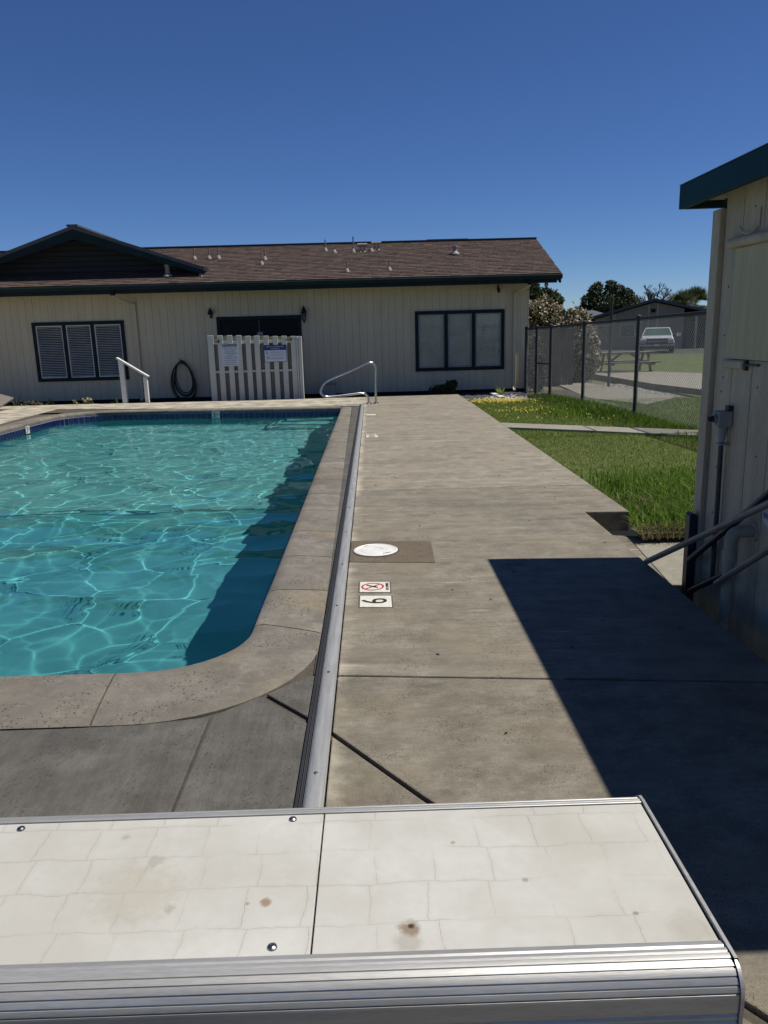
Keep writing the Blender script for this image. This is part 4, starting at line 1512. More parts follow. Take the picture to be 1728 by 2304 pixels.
marker('depth_marker', -.018, 3.965, 'white deck tile with a black 6 near the bench', 'depth and warning tiles set in the deck', 'six')
marker('no_diving_marker', -.022, 4.21, 'white no diving tile with red ring next to the black 6', 'depth and warning tiles set in the deck', 'dive')
marker('depth_marker', -.03, 10.85, 'white depth tile, nearer of the middle pair on the far deck', 'depth and warning tiles set in the deck', 'far3')
marker('no_diving_marker', -.03, 11.06, 'white no diving tile just behind the middle depth tile', 'depth and warning tiles set in the deck', 'fardive')
marker('depth_marker', -.045, 13.85, 'worn white tile farthest along the deck near the grab rail', 'depth and warning tiles set in the deck', 'blank')

def wall_marker(x, y, ang, label):
    t = thing('depth_marker', (x, y, -.1), label, 'sign', 'depth tiles on the waterline')
    t.rotation_euler = (0, 0, ang)
    p = MB().box(x - .078, x + .078, y - .012, y - .002, -.175, -.04).build('tile', WHITE, t, bevel=.002)
    text('numeral', '3', BLACK, t, (x - .03, y - .0135, -.108), .15, ROT)
    text('numeral', '\u00bd', BLACK, t, (x + .038, y - .0135, -.095), .085, ROT)
p, d = at_len(MARK_A + .08)
wall_marker(p.x, p.y - .018, math.atan2(-d.y, -d.x), 'white 3 1/2 depth tile in the far waterline')
wall_marker(-6.25, 13.95, R_(90), 'white 3 1/2 depth tile in the left waterline')

# ------------------------------------------------------------------ shed
SX = 1.97
YE = 4.56
sh = thing('shed', (SX, YE, -.5), 'cream board shed with dark teal roof edge at the right', 'building')
MB().box(SX + .02, SX + .12, 1.4, YE - .02, -.5, 2.1).build('wall_core', INSIDE, sh)
edges = [4.455, 4.245, 4.02, 3.80, 3.58, 3.36, 3.14, 2.92, 2.70, 2.48, 2.26, 2.04, 1.82, 1.6, 1.4]
for a, c in zip(edges[:-1], edges[1:]):
    spans = [(-.5, 2.12)]
    if 3.3 < c < 4.2:
        spans = [(-.5, 1.232), (1.815, 2.12)]
    for z0, z1 in spans:
        MB().box(SX - .002, SX + .018, c + .003, a - .003, z0, z1).build('siding_board', SHEDP, sh, bevel=.002)
MB().box(SX - .032, SX + .02, 4.46, YE, -.5, 2.04).build('corner_trim', SHEDP, sh, bevel=.004)
MB().hexa([(SX + .02, YE - .06, -.5), (4.6, YE - .32, -.5), (4.6, YE - .26, -.5), (SX + .02, YE - .004, -.5), (SX + .02, YE - .06, 2.05), (4.6, YE - .32, 2.05), (4.6, YE - .26, 2.05), (SX + .02, YE - .004, 2.05)]).build('end_wall', SHEDP, sh)
ht = thing_part('hatch', (SX, 3.9, 1.5), sh)
MB().box(SX - .010, SX + .019, 3.35, 4.294, 1.235, 1.812).build('panel', HATCHP, ht, bevel=.003)
MB().tube([(SX - .02, 3.35, 1.828), (SX - .02, 4.33, 1.842), (SX - .012, 4.362, 1.845)], [.027, .027, .012], 12).build('top_bar', SHEDP, ht, smooth=True)
MB().box(SX - .03, SX - .002, 4.085, 4.335, 1.185, 1.23).build('latch_bar', SHEDP, ht, bevel=.012)
MB().tube([(SX - .015, 4.10, 1.208), (SX - .015, 3.93, 1.212)], .006, 8).build('bolt', LAMPB, ht, smooth=True)
MB().box(SX - .02, SX - .002, 4.06, 4.083, 1.18, 1.232).build('bolt_keeper', LAMPB, ht, bevel=.002)
MB().tube(spline([(SX - .004, 4.066, 1.98), (SX - .006, 4.067, 1.91), (SX - .03, 4.09, 1.872), (SX - .05, 4.13, 1.874), (SX - .055, 4.17, 1.91)], 5), .006, 8).build('hook', SHEDP, sh, smooth=True)
MB().box(SX - .010, SX - .003, 4.052, 4.08, 1.89, 1.985).build('hook_plate', SHEDP, sh, bevel=.002)
RX0, RY1, RY0 = 1.812, 4.71, 1.5
rz0, rz1 = 2.073, 2.2
b = MB()
b.hexa([(RX0 + .03, RY0, rz0 + .04), (4.8, RY0, rz0 + .04), (4.8, RY1 - .24, rz0 + .04), (RX0 + .03, RY1 - .04, rz0 + .04), (RX0 + .03, RY0, rz1 - .0), (4.8, RY0, rz1), (4.8, RY1 - .24, rz1), (RX0 + .03, RY1 - .04, rz1)])
b.build('roof', SHEDP, sh)
MB().box(RX0 - .012, RX0 + .028, RY0, RY1, rz0, rz1).build('fascia', SHEDTEAL, sh, bevel=.004)
MB().hexa([(RX0 + .029, RY1 - .036, rz0), (4.8, RY1 - .236, rz0), (4.8, RY1 - .2, rz0), (RX0 + .029, RY1, rz0), (RX0 + .029, RY1 - .036, rz1), (4.8, RY1 - .236, rz1), (4.8, RY1 - .2, rz1), (RX0 + .029, RY1, rz1)]).build('end_fascia', SHEDTEAL, sh)
MB().prism([(RX0 - .012, RY0), (4.8, RY0), (4.8, RY1 - .19), (RX0 - .012, RY1 + .004)], rz1 + .0015, rz1 + .007).build('roof_edge', HROOF, sh)

for yy_, zz in ((4.36, 1.62), (4.37, 1.36), (4.36, 1.05), (4.35, 1.13), (4.35, .62), (4.36, .35), (4.12, 2.0), (4.3, .2), (3.95, 1.1), (3.9, .75)):
    MB().lathe((SX - .002, yy_, zz), [(.006, 0), (.005, .002), (.001, .0022)], 8, axis=(-1, 0, 0)).build('nail_head', NAIL, sh)
jb = thing('switch_box', (SX, 4.22, .9), 'grey weatherproof switch box with black knob and conduit on the shed wall', 'switch')
MB().box(SX - .085, SX - .003, 4.185, 4.27, .868, .955).build('box', BOXG, jb, bevel=.007)
MB().lathe((SX - .086, 4.225, .912), [(.020, 0), (.020, .016), (.016, .018), (.014, .04), (.006, .044)], 14, axis=(-1, 0, 0)).build('knob', LAMPB, jb, smooth=True)
MB().lathe((SX - .090, 4.225, .912), [(.030, 0), (.030, .005), (.025, .006)], 16, axis=(-1, 0, 0)).build('face_plate', BOXG, jb, smooth=True)
MB().box(SX - .032, SX - .003, 4.19, 4.235, .957, .985).build('mount_lug', LAMPB, jb, bevel=.004)
MB().lathe((SX - .043, 4.225, .868), [(.028, 0), (.025, -.045), (.018, -.075), (.018, -.085)], 14).build('conduit_hub', BOXG, jb, smooth=True)
MB().tube([(SX - .043, 4.225, .785), (SX - .036, 4.23, .4), (SX - .03, 4.24, -.05)], .014, 12).build('conduit', CONDUIT, jb, smooth=True)
MB().box(SX - .063, SX - .003, 4.203, 4.25, .765, .778).build('strap', BOXG, jb, bevel=.003)

pv = thing('drain_pipe', (SX, 3.87, -.3), 'fat pale plastic drain pipe with elbow leaving the shed wall', 'pipe')
ex_ = SX - .115
MB().tube(spline([(SX + .0, 3.86, .363), (SX - .05, 3.862, .363), (ex_ + .035, 3.865, .361), (ex_ + .008, 3.867, .345), (ex_, 3.868, .31), (ex_, 3.868, .24)], 6), .032, 16).build('elbow', PVC, pv, smooth=True)
MB().lathe((ex_, 3.868, .235), [(.037, .03), (.037, -.035), (.032, -.037)], 18).build('collar', PVC, pv, smooth=True)
MB().tube([(ex_, 3.868, .24), (ex_, 3.872, -.5)], .030, 16).build('pipe', PVC, pv, smooth=True)
MB().lathe((SX - .002, 3.86, .363), [(.055, 0), (.052, .010), (.037, .012)], 18, axis=(-1, 0, 0)).build('wall_collar', PVC, pv, smooth=True)

p1 = thing('grey_pole', (1.66, 4.55, 0), 'upper grey metal pole sloping from the deck edge up past the shed wall', 'pole', 'sloping poles by the shed')
MB().tube([(1.662, 4.545, .0), (1.73, 3.98, .305), (1.80, 3.425, .61), (1.85, 3.03, .83)], .0175, 14).build('shaft', POLEG, p1, smooth=True)
p2 = thing('grey_pole', (1.8, 3.89, .07), 'lower grey pole with a bolted end beside the plastic drain pipe', 'pole', 'sloping poles by the shed')
MB().tube([(1.80, 3.885, .074), (1.80, 3.389, .399), (1.80, 3.0, .65)], .0165, 14).build('shaft', POLEG, p2, smooth=True)
MB().lathe((1.785, 3.83, .105), [(.007, 0), (.006, .005), (.002, .006)], 10, axis=(-1, -.4, .1)).build('bolt', SCREW, p2, smooth=True)
bh = thing('blue_handrail', (1.92, 4.5, -.3), 'dark blue enamelled post and rail beside the shed corner', 'handrail')
b = MB()
P = [(1.886, -.45), (1.934, -.45), (1.934, .26)]
P += [(1.934 - .02 * (1 - math.cos(R_(a))), .26 + .055 * math.sin(R_(a))) for a in (15, 35, 55, 75, 90)] + [(1.895, .322), (1.883, .30)]
n = len(P)
for yy_ in (4.47, 4.535):
    b.v += [(p[0], yy_, p[1]) for p in P]
b.f += [tuple(range(n)), tuple(range(2 * n - 1, n - 1, -1))] + [(i, (i + 1) % n, n + (i + 1) % n, n + i) for i in range(n)]
b.build('post', BLUE, bh, bevel=.008)
MB().tube([(1.90, 4.48, .025), (1.90, 4.04, .32), (1.90, 3.6, .627), (1.90, 3.2, .91)], .019, 12).build('rail', BLUE, bh, smooth=True)
MB().tube([(1.905, 4.46, -.17), (1.905, 3.98, .10)], .018, 12).build('rail', BLUE, bh, smooth=True)

ws = thing('wall_sign', (SX - .006, 3.74, .47), 'small rounded white sign with dark letters on the shed wall', 'sign')
b = MB()
for x in (SX - .0065, SX - .003):
    b.v += [(x, 3.72 + .066 * math.cos(2 * math.pi * k / 24), .472 + .05 * math.sin(2 * math.pi * k / 24)) for k in range(24)]
b.f += [tuple(range(24)), tuple(range(47, 23, -1))] + [(i, (i + 1) % 24, 24 + (i + 1) % 24, 24 + i) for i in range(24)]
b.build('plate', SIGNW, ws)
text('lettering', 'NO', NAVY, ws, (SX - .0075, 3.735, .472), .04, (R_(90), 0, R_(-90)))

# ------------------------------------------------------------------ chain link fence
fc = thing('chain_link_fence', (4.6, 14, -.12), 'chain link fence with dark posts running beside the lawn', 'fence')
FP = [(3.80, 19.3), (3.935, 18.7), (4.09, 17.9), (4.42, 16.3), (4.62, 13.6), (4.79, 10.9), (4.95, 8.2), (5.1, 5.5), (5.2, 3.0)]
FT = [1.43, 1.46, 1.47, 1.515, 1.56, 1.605, 1.62, 1.62, 1.62]
for (x, y), zt in zip(FP, FT):
    r = .036
    MB().lathe((x, y, -.2), [(r, 0), (r, zt + .2), (r * 1.25, zt + .205), (r * 1.2, zt + .24), (.01, zt + .262)], 12).build('post', POSTG, fc, smooth=True)
MB().tube([(x, y, z - .005) for (x, y), z in zip(FP, FT)], .021, 8).build('top_rail', POSTG, fc, smooth=True)
MB().tube([(3.94, 18.68, .64), (4.085, 17.92, .64)], .016, 8).build('gate_rail', POSTG, fc, smooth=True)
# woven wire: crossing zigzag strands along the posts
V, F = [], []
def strand(a, c, r):
    a, c = np.array(a), np.array(c)
    d = c - a
    d = d / np.linalg.norm(d)
    u1 = np.cross(d, (0, 0, 1.))
    u1 /= np.linalg.norm(u1)
    u2 = np.cross(d, u1)
    i = len(V)
    for p in (a, c):
        for k in range(3):
            an = 2 * math.pi * k / 3
            V.append(p + (u1 * math.cos(an) + u2 * math.sin(an)) * r)
    for k in range(3):
        j = (k + 1) % 3
        F.append((i + k, i + j, i + 3 + j, i + 3 + k))
cell = .055
for (pa, pb, za, zb_) in zip(FP[:-1], FP[1:], FT[:-1], FT[1:]):
    L = math.dist(pa, pb)
    H = min(za, zb_) + .10
    def P3(s_, z):
        t = s_ / L
        return (pa[0] + (pb[0] - pa[0]) * t, pa[1] + (pb[1] - pa[1]) * t, -.1 + z + (za + (zb_ - za) * t - min(za, zb_)) * (z / H))
    s0 = -H
    while s0 < L:
        for sg_ in (1, -1):
            # line s = s0 + z (or mirrored)
            z0, z1 = 0., H
            sa, sb = (s0, s0 + H) if sg_ == 1 else (s0 + H, s0)
            # clip to 0..L
            def clip(sa, sb):
                t0, t1 = 0., 1.
                ds = sb - sa
                for bound, sgn in ((0, 1), (L, -1)):
                    if ds * sgn > 0:
                        t0 = max(t0, (bound - sa) / ds)
                    else:
                        t1 = min(t1, (bound - sa) / ds)
                return t0, t1
            t0, t1 = clip(sa, sb)
            if t1 - t0 > .01:
                strand(P3(sa + (sb - sa) * t0, H * t0), P3(sa + (sb - sa) * t1, H * t1), .0029)
        s0 += cell * 1.2
wire = tri_mesh('wire_mesh', np.array(V), np.array(F), GALV, parent=fc, kind='stuff', org=(0, 0, 0))

# ------------------------------------------------------------------ vegetation helpers
def leaf_cloud(n, lobes, size, aspect=1.6, shell=.55):
    """Leaf quads spread through ellipsoid lobes; brighter tones scattered at random."""
    V = np.zeros((n, 4, 3))
    wts = np.array([l[3] * l[4] * l[5] for l in lobes]) ** .67
    wts /= wts.sum()
    which = RNG.choice(len(lobes), n, p=wts)
    L = np.array(lobes)[which]
    d = RNG.normal(size=(n, 3))
    d /= np.linalg.norm(d, axis=1)[:, None]
    r = RNG.uniform(shell, 1.06, n) ** .6
    # clumping: small offsets shared by groups of leaves
    g_ = RNG.normal(0, .13, (n // 14 + 1, 3))[np.repeat(np.arange(n // 14 + 1), 14)[:n]]
    dd = d[np.repeat(np.arange(0, n, 14), 14)[:n]] * .75 + d * .25
    dd /= np.linalg.norm(dd, axis=1)[:, None]
    c = L[:, :3] + (dd * r[:, None] + g_) * L[:, 3:6]
    a = RNG.normal(size=(n, 3))
    a /= np.linalg.norm(a, axis=1)[:, None]
    b_ = np.cross(a, RNG.normal(size=(n, 3)))
    b_ /= np.linalg.norm(b_, axis=1)[:, None]
    s_ = RNG.uniform(.6, 1.3, n)[:, None] * size
    V[:, 0] = c - a * s_ * aspect / 2
    V[:, 1] = c + b_ * s_ / 2
    V[:, 2] = c + a * s_ * aspect / 2
    V[:, 3] = c - b_ * s_ / 2
    return V.reshape(-1, 3), np.arange(4 * n).reshape(n, 4), RNG.uniform(0, 1, n)

def tree(name, base, top, lobes, n, size, mat, label, cat='tree', group=None, tr_r=.25, trunk=True):
    t = thing(name, base, label, cat, group)
    v, f, tn = leaf_cloud(n, lobes, size)
    tri_mesh('crown', v, f, mat, tone=tn, parent=t, org=base)
    if trunk:
        b = MB()
        b0 = Vector(base)
        fork = b0 + (Vector(top) - b0) * .45
        b.tube([b0, b0.lerp(fork, .5) + Vector((random.uniform(-.1, .1), 0, 0)), fork], [tr_r, tr_r * .8, tr_r * .62], 8)
        for l in lobes[:6]:
            e = Vector(l[:3])
            b.tube([fork, fork.lerp(e, .5) + Vector((0, 0, .1)), e], [tr_r * .5, tr_r * .35, tr_r * .12], 6)
        b.build('trunk', BARK, t, smooth=True)
    return t

DARKLEAF = leafmat('dark_leaf', (.022, .034, .012), (.085, .10, .04), trans=.2)
MIDLEAF = leafmat('mid_leaf', (.03, .05, .014), (.085, .11, .035), trans=.25)
OLEAF = leafmat('oleander_leaf', (.05, .062, .025), (.17, .175, .085), trans=.35)
PETAL = leafmat('pink_blossom', (.50, .36, .30), (.72, .60, .52), trans=.3)
PALML = leafmat('palm_leaf', (.035, .05, .02), (.12, .14, .06), trans=.2)
TWIG = leafmat('grey_twig', (.07, .055, .05), (.15, .12, .11), trans=0)

# ------------------------------------------------------------------ oleanders beyond the gate
def oleander(base, lobes, label):
    t = thing('oleander_bush', base, label, 'bush', 'pink oleander bushes behind the fence')
    v, f, tn = leaf_cloud(9000, lobes, .075, 2.4, .35)
    tri_mesh('foliage', v, f, OLEAF, tone=tn, parent=t, org=base)
    v, f, tn = leaf_cloud(4200, [(l[0], l[1], l[2], l[3] * 1.05, l[4] * 1.05, l[5] * 1.05) for l in lobes], .06, 1.1, .9)
    tri_mesh('blossom', v, f, PETAL, tone=tn, parent=t, org=base)
    b = MB()
    for l in lobes:
        for k in range(4):
            b.tube([Vector(base) + Vector((random.uniform(-.2, .2), random.uniform(-.2, .2), 0)), Vector(l[:3]) + Vector((random.uniform(-.2, .2), 0, 0))], [.025, .01], 5)
    b.build('stem', BARK, t)
oleander((5.15, 23.2, -.17), [(5.05, 23.2, 1.45, .62, .6, .72), (4.75, 23.2, 1.1, .5, .5, .9), (5.3, 23.1, .9, .55, .5, .8)], 'large pink flowering oleander bush at the clubhouse corner')
oleander((6.0, 23.0, -.17), [(5.95, 23.0, 1.35, .42, .45, .58), (6.2, 23.0, .7, .42, .45, .8), (5.7, 22.9, .8, .4, .4, .75)], 'smaller pink flowering oleander bush on the right of the pair')
t = thing('dark_shrub', (4.15, 19.9, -.17), 'dark shaded shrub between clubhouse corner and fence gate', 'shrub')
v, f, tn = leaf_cloud(2600, [(4.2, 19.9, .35, .22, .4, .5), (4.15, 20.6, .7, .3, .4, .6)], .07, 1.8, .3)
tri_mesh('foliage', v, f, DARKLEAF, tone=tn, parent=t, org=(4.15, 19.9, -.17))
MB().tube([(4.15, 19.9, -.17), (4.2, 20.0, .5)], [.03, .012], 6).build('stem', BARK, t)
# slatted screen behind the fence gate
scn = thing('timber_screen', (4.3, 21.5, -.17), 'grey weathered board fence behind the chain link gate', 'fence')
SCREENW = M('screen_board', (.11, .10, .09), (.07, .065, .06), rough=.9, scale=3, stretch=(8, 8, .5))
for k in range(9):
    xx = 4.25 + k * .155
    MB().box(xx, xx + .145, 22.0 - k * .02, 22.03 - k * .02, -.17, 1.42 + random.uniform(-.02, .02)).build('board', SCREENW, scn)

# ------------------------------------------------------------------ picnic table, lamp post
pt = thing('picnic_table', (8.35, 25.6, 0.), 'weathered wooden picnic table on the patio beyond the fence', 'table')
tx0, tx1, ty = 7.42, 9.22, 25.6
for k in range(5):
    MB().box(tx0, tx1, ty - .36 + k * .148, ty - .36 + k * .148 + .138, .58, .62).build('top_board', WOOD, pt, bevel=.004)
for sy in (-.62, .62):
    MB().box(tx0, tx1, ty + sy - .13, ty + sy + .13, .28, .32).build('bench_board', WOOD, pt, bevel=.004)
for xx in (tx0 + .25, tx1 - .25):
    for sg_ in (-1, 1):
        MB().beam((xx, ty + sg_ * .55, .0), (xx, ty + sg_ * .22, .58), .05, .10, up=(0, 1, 0)).build('leg', WOOD, pt)
    MB().beam((xx + .055, ty - .72, .25), (xx + .055, ty + .72, .25), .05, .07).build('cross_bar', WOOD, pt)
    sgx = 1 if xx < 8.3 else -1
    MB().beam((xx + .08 * sgx, ty, .28), (xx + .5 * sgx, ty, .57), .05, .06).build('brace', WOOD, pt)

lp = thing('utility_post', (6.39, 21.0, -.17), 'thin dark post standing on the gravel beyond the fence', 'post')
MB().lathe((6.39, 21.0, -.17), [(.05, 0), (.036, .05), (.034, 2.28), (.036, 2.30), (.036, 2.36), (.02, 2.38)], 12).build('pole', POSTG, lp, smooth=True)
MB().lathe((6.39, 21.0, 1.62), [(.041, 0), (.041, .58)], 12).build('sleeve', LAMPB, lp, smooth=True)
MB().lathe((6.39, 21.0, -.165), [(.10, 0), (.10, .015)], 14).build('base_plate', POSTG, lp)

# ------------------------------------------------------------------ pickup truck
TX, TY, TZ = 16.75, 46.0, -.145
tk = thing('pickup_truck', (TX, TY, TZ), 'silver white pickup truck facing the pool on the far road', 'truck')
tk.rotation_euler = (0, 0, R_(-20))
def tb(name, mat, *boxes, bevel=.03):
    b = MB()
    for q in boxes:
        b.box(TX + q[0], TX + q[1], TY + q[2], TY + q[3], TZ + q[4], TZ + q[5])
    return b.build(name, mat, tk, bevel=bevel)
b = MB()
b.hexa([(TX - .98, TY, TZ + .42), (TX + .98, TY, TZ + .42), (TX + .98, TY + 5.3, TZ + .42), (TX - .98, TY + 5.3, TZ + .42), (TX - .96, TY + .05, TZ + .82), (TX + .96, TY + .05, TZ + .82), (TX + .96, TY + 5.3, TZ + .95), (TX - .96, TY + 5.3, TZ + .95)])
b.hexa([(TX - .93, TY + .06, TZ + .8), (TX + .93, TY + .06, TZ + .8), (TX + .93, TY + 1.5, TZ + .8), (TX - .93, TY + 1.5, TZ + .8), (TX - .84, TY + .14, TZ + .94), (TX + .84, TY + .14, TZ + .94), (TX + .88, TY + 1.5, TZ + 1.02), (TX - .88, TY + 1.5, TZ + 1.02)])
b.build('body', CARW, tk, bevel=.06)
b = MB()
b.hexa([(TX - .90, TY + 1.3, TZ + 1.0), (TX + .90, TY + 1.3, TZ + 1.0), (TX + .92, TY + 3.3, TZ + .95), (TX - .92, TY + 3.3, TZ + .95), (TX - .70, TY + 1.95, TZ + 1.46), (TX + .70, TY + 1.95, TZ + 1.46), (TX + .72, TY + 3.0, TZ + 1.48), (TX - .72, TY + 3.0, TZ + 1.48)])
b.build('cab', CARW, tk, bevel=.05)
MB().face([(TX - .82, TY + 1.29, TZ + 1.03), (TX + .82, TY + 1.29, TZ + 1.03), (TX + .665, TY + 1.865, TZ + 1.43), (TX - .665, TY + 1.865, TZ + 1.43)]).build('windscreen', WSHIELD, tk, fix=False)
tb('grille', GRILLE, (-.60, .60, -.035, .04, .55, .84), bevel=.01)
tb('valance', GRILLE, (-.95, .95, -.02, .03, .40, .56), bevel=.01)
tb('grille_bar', CHROME, (-.56, .56, -.045, -.02, .68, .72), bevel=.005)
for sx_ in (-1, 1):
    tb('headlight', SIGNW, (min(sx_ * .63, sx_ * .92), max(sx_ * .63, sx_ * .92), -.03, .06, .68, .81), bevel=.02)
    MB().lathe((TX + sx_ * 1.22, TY + 1.5, TZ + 1.04), [(.02, -.1), (.12, -.09), (.12, .09), (.02, .1)], 10).build('mirror', CARW, tk)
    MB().beam((TX + sx_ * .9, TY + 1.5, TZ + 1.0), (TX + sx_ * 1.16, TY + 1.5, TZ + 1.02), .03, .03).build('mirror_arm', LAMPB, tk)
    for wy in (.85, 4.3):
        w_ = thing_part('wheel', (TX + sx_ * .86, TY + wy, TZ + .36), tk)
        MB().lathe((TX + sx_ * .74, TY + wy, TZ + .37), [(.3, 0), (.37, .02), (.37, .22), (.3, .24)], 20, axis=(sx_, 0, 0)).build('tyre', TYRE, w_, smooth=True)
        MB().lathe((TX + sx_ * .97, TY + wy, TZ + .37), [(.22, 0), (.2, .02), (.05, .01)], 14, axis=(sx_, 0, 0)).build('rim', CHROME, w_, smooth=True)
tb('bumper', CHROME, (-.97, .97, -.14, -.022, .42, .52), bevel=.03)
tb('air_dam', GRILLE, (-.85, .85, -.08, .1, .22, .39), bevel=.02)
tb('number_plate', SIGNW, (-.15, .15, -.15, -.142, .43, .52), bevel=.002)
for k in range(5):
    tb('marker_lamp', CHROME, (-.5 + k * .23, -.42 + k * .23, 1.95, 2.05, 1.475, 1.51), bevel=.01)

# ------------------------------------------------------------------ houses beyond
hb_ = thing('mobile_home', (20, 55.5, -.17), 'tan gabled mobile home with grey roof behind the truck', 'house')
HY = 55.5
b = MB()
P = [(15.9, -.17), (21.9, -.17), (21.9, 2.55), (19.95, 3.05), (15.9, 2.0)]
n = len(P)
for yy_ in (HY, HY + 14):
    b.v += [(p[0], yy_, p[1]) for p in P]
b.f += [tuple(range(n)), tuple(range(2 * n - 1, n - 1, -1))] + [(i, (i + 1) % n, n + (i + 1) % n, n + i) for i in range(n)]
b.build('wall', HOUSEW, hb_)
for (xa, za, xb, zb_) in ((15.1, 1.98, 19.95, 3.25), (19.95, 3.25, 24.2, 2.15)):
    MB().hexa([(xa, HY - .5, za - .12), (xb, HY - .5, zb_ - .12), (xb, HY + 14.4, zb_ - .12), (xa, HY + 14.4, za - .12), (xa, HY - .5, za + .06), (xb, HY - .5, zb_ + .06), (xb, HY + 14.4, zb_ + .06), (xa, HY + 14.4, za + .06)]).build('roof', HROOF, hb_)
for xx, zt in ((17.25, 2.3), (19.55, 2.88), (20.15, 2.92)):
    MB().box(xx - .06, xx + .06, HY - .05, HY - .004, 1.2, zt).build('batten', TRIMT, hb_)
MB().box(19.7, 20.0, HY - .04, HY - .004, 2.35, 2.6).build('gable_vent', DOORM, hb_)
hb_.rotation_euler = (0, 0, R_(-19))
for xx in (16.6, 18.2):
    wv = thing_part('window', (xx, HY, 1.0), hb_)
    MB().box(xx - .5, xx + .5, HY - .06, HY - .004, .7, 1.6).build('frame', TRIMT, wv)
    MB().box(xx - .43, xx + .43, HY - .075, HY - .061, .77, 1.53).build('pane', WSHIELD, wv)
h2 = thing('mobile_home', (14, 66, -.17), 'low pinkish mobile home with blue grey roof left of the gabled one', 'house')
MB().box(13.5, 19.5, 66, 74, -.17, 2.35).build('wall', HOUSEP, h2)
MB().hexa([(13.2, 65.6, 2.36), (20, 65.6, 2.36), (20, 74.4, 2.36), (13.2, 74.4, 2.36), (13.6, 69.5, 2.9), (19.6, 69.5, 2.9), (19.6, 70.5, 2.9), (13.6, 70.5, 2.9)]).build('roof', HROOF, h2)
wv = thing_part('window', (17.5, 66, 1), h2)
MB().box(17, 18, 65.93, 65.996, .8, 1.8).build('frame', TRIMT, wv)
MB().box(17.08, 17.92, 65.91, 65.928, .88, 1.72).build('pane', WSHIELD, wv)
cp = thing('carport', (24, 52, -.17), 'shaded dark carport right of the parked truck', 'carport')
MB().box(21.95, 30, 54.6, 58, -.17, 2.0).build('wall', M('carport_wall', (.07, .068, .062), rough=.9), cp)
MB().box(21.9, 30.2, 53.5, 58.4, 2.02, 2.16).build('roof', HROOF, cp)
for xx in (22.1, 26.0):
    MB().box(xx, xx + .12, 53.6, 53.72, -.17, 2.015).build('post', TRIMT, cp)

# ------------------------------------------------------------------ trees
tree('dark_tree', (23.6, 78, -.17), (23.6, 78, 4.5), [(21.5, 78, 3.9, .8, .9, .75), (22.0, 78, 4.75, .62, .8, .75), (22.35, 78, 5.35, .42, .6, .42), (23.35, 78, 4.6, .5, .7, .7), (23.6, 78, 5.35, .5, .6, .55), (24.4, 78, 4.95, .55, .7, .5), (25.2, 78, 4.5, .62, .8, .55), (25.75, 78, 3.75, .55, .8, .7), (23.0, 77.6, 3.7, 1.5, 1.0, .85), (24.6, 77.8, 3.6, 1.1, 1., .8), (21.0, 78, 3.0, .6, .9, .6), (23.4, 77.6, 2.4, 2.4, 1.2, .9)], 9500, .16, DARKLEAF,
     'dense dark rounded tree standing behind the low houses', group='trees on the horizon')
tree('leafy_tree', (8.9, 40, -.17), (8.9, 40, 3), [(8.75, 40, 2.9, .55, .5, .5), (9.25, 40, 2.75, .42, .4, .45), (8.6, 40, 2.2, .7, .6, .7), (9.1, 40, 2.1, .6, .6, .5)], 4200, .11, DARKLEAF,
     'dark leafy tree rising behind the pink oleander', group='trees on the horizon', tr_r=.12)
tree('tall_tree', (7.75, 38, -.17), (7.8, 38, 3.2), [(7.75, 38, 3.05, .35, .4, .7), (7.7, 38, 2.3, .3, .4, .7)], 1500, .1, MIDLEAF,
     'thin grey tree right against the clubhouse corner', group='trees on the horizon', tr_r=.16)

# bare tree: recursive twigs
bt = thing('bare_tree', (28.6, 80, -.17), 'leafless purple grey tree above the gabled roof', 'tree', 'trees on the horizon')
b = MB()
def grow(p, d, L, r, k):
    q = p + d * L
    b.tube([p, q], [r, r * .7], 4, cap=False)
    if k == 0:
        return
    for _ in range(3 if k > 2 else 4):
        nd_ = (d + Vector((random.gauss(0, .5), random.gauss(0, .3), random.gauss(.08, .3)))).normalized()
        grow(p + d * L * random.uniform(.55, 1), nd_, L * random.uniform(.55, .75), r * .6, k - 1)
b.tube([(28.6, 80, -.17), (28.6, 80, 2.3)], [.2, .14], 8)
for dx in (-.75, -.3, .1, .5, .9):
    grow(Vector((28.6, 80, 2.2)), Vector((dx, 0, 1)).normalized(), 1.45, .12, 4)
b.build('trunk', M('bare_bark', (.10, .08, .085), rough=1), bt, fix=False)

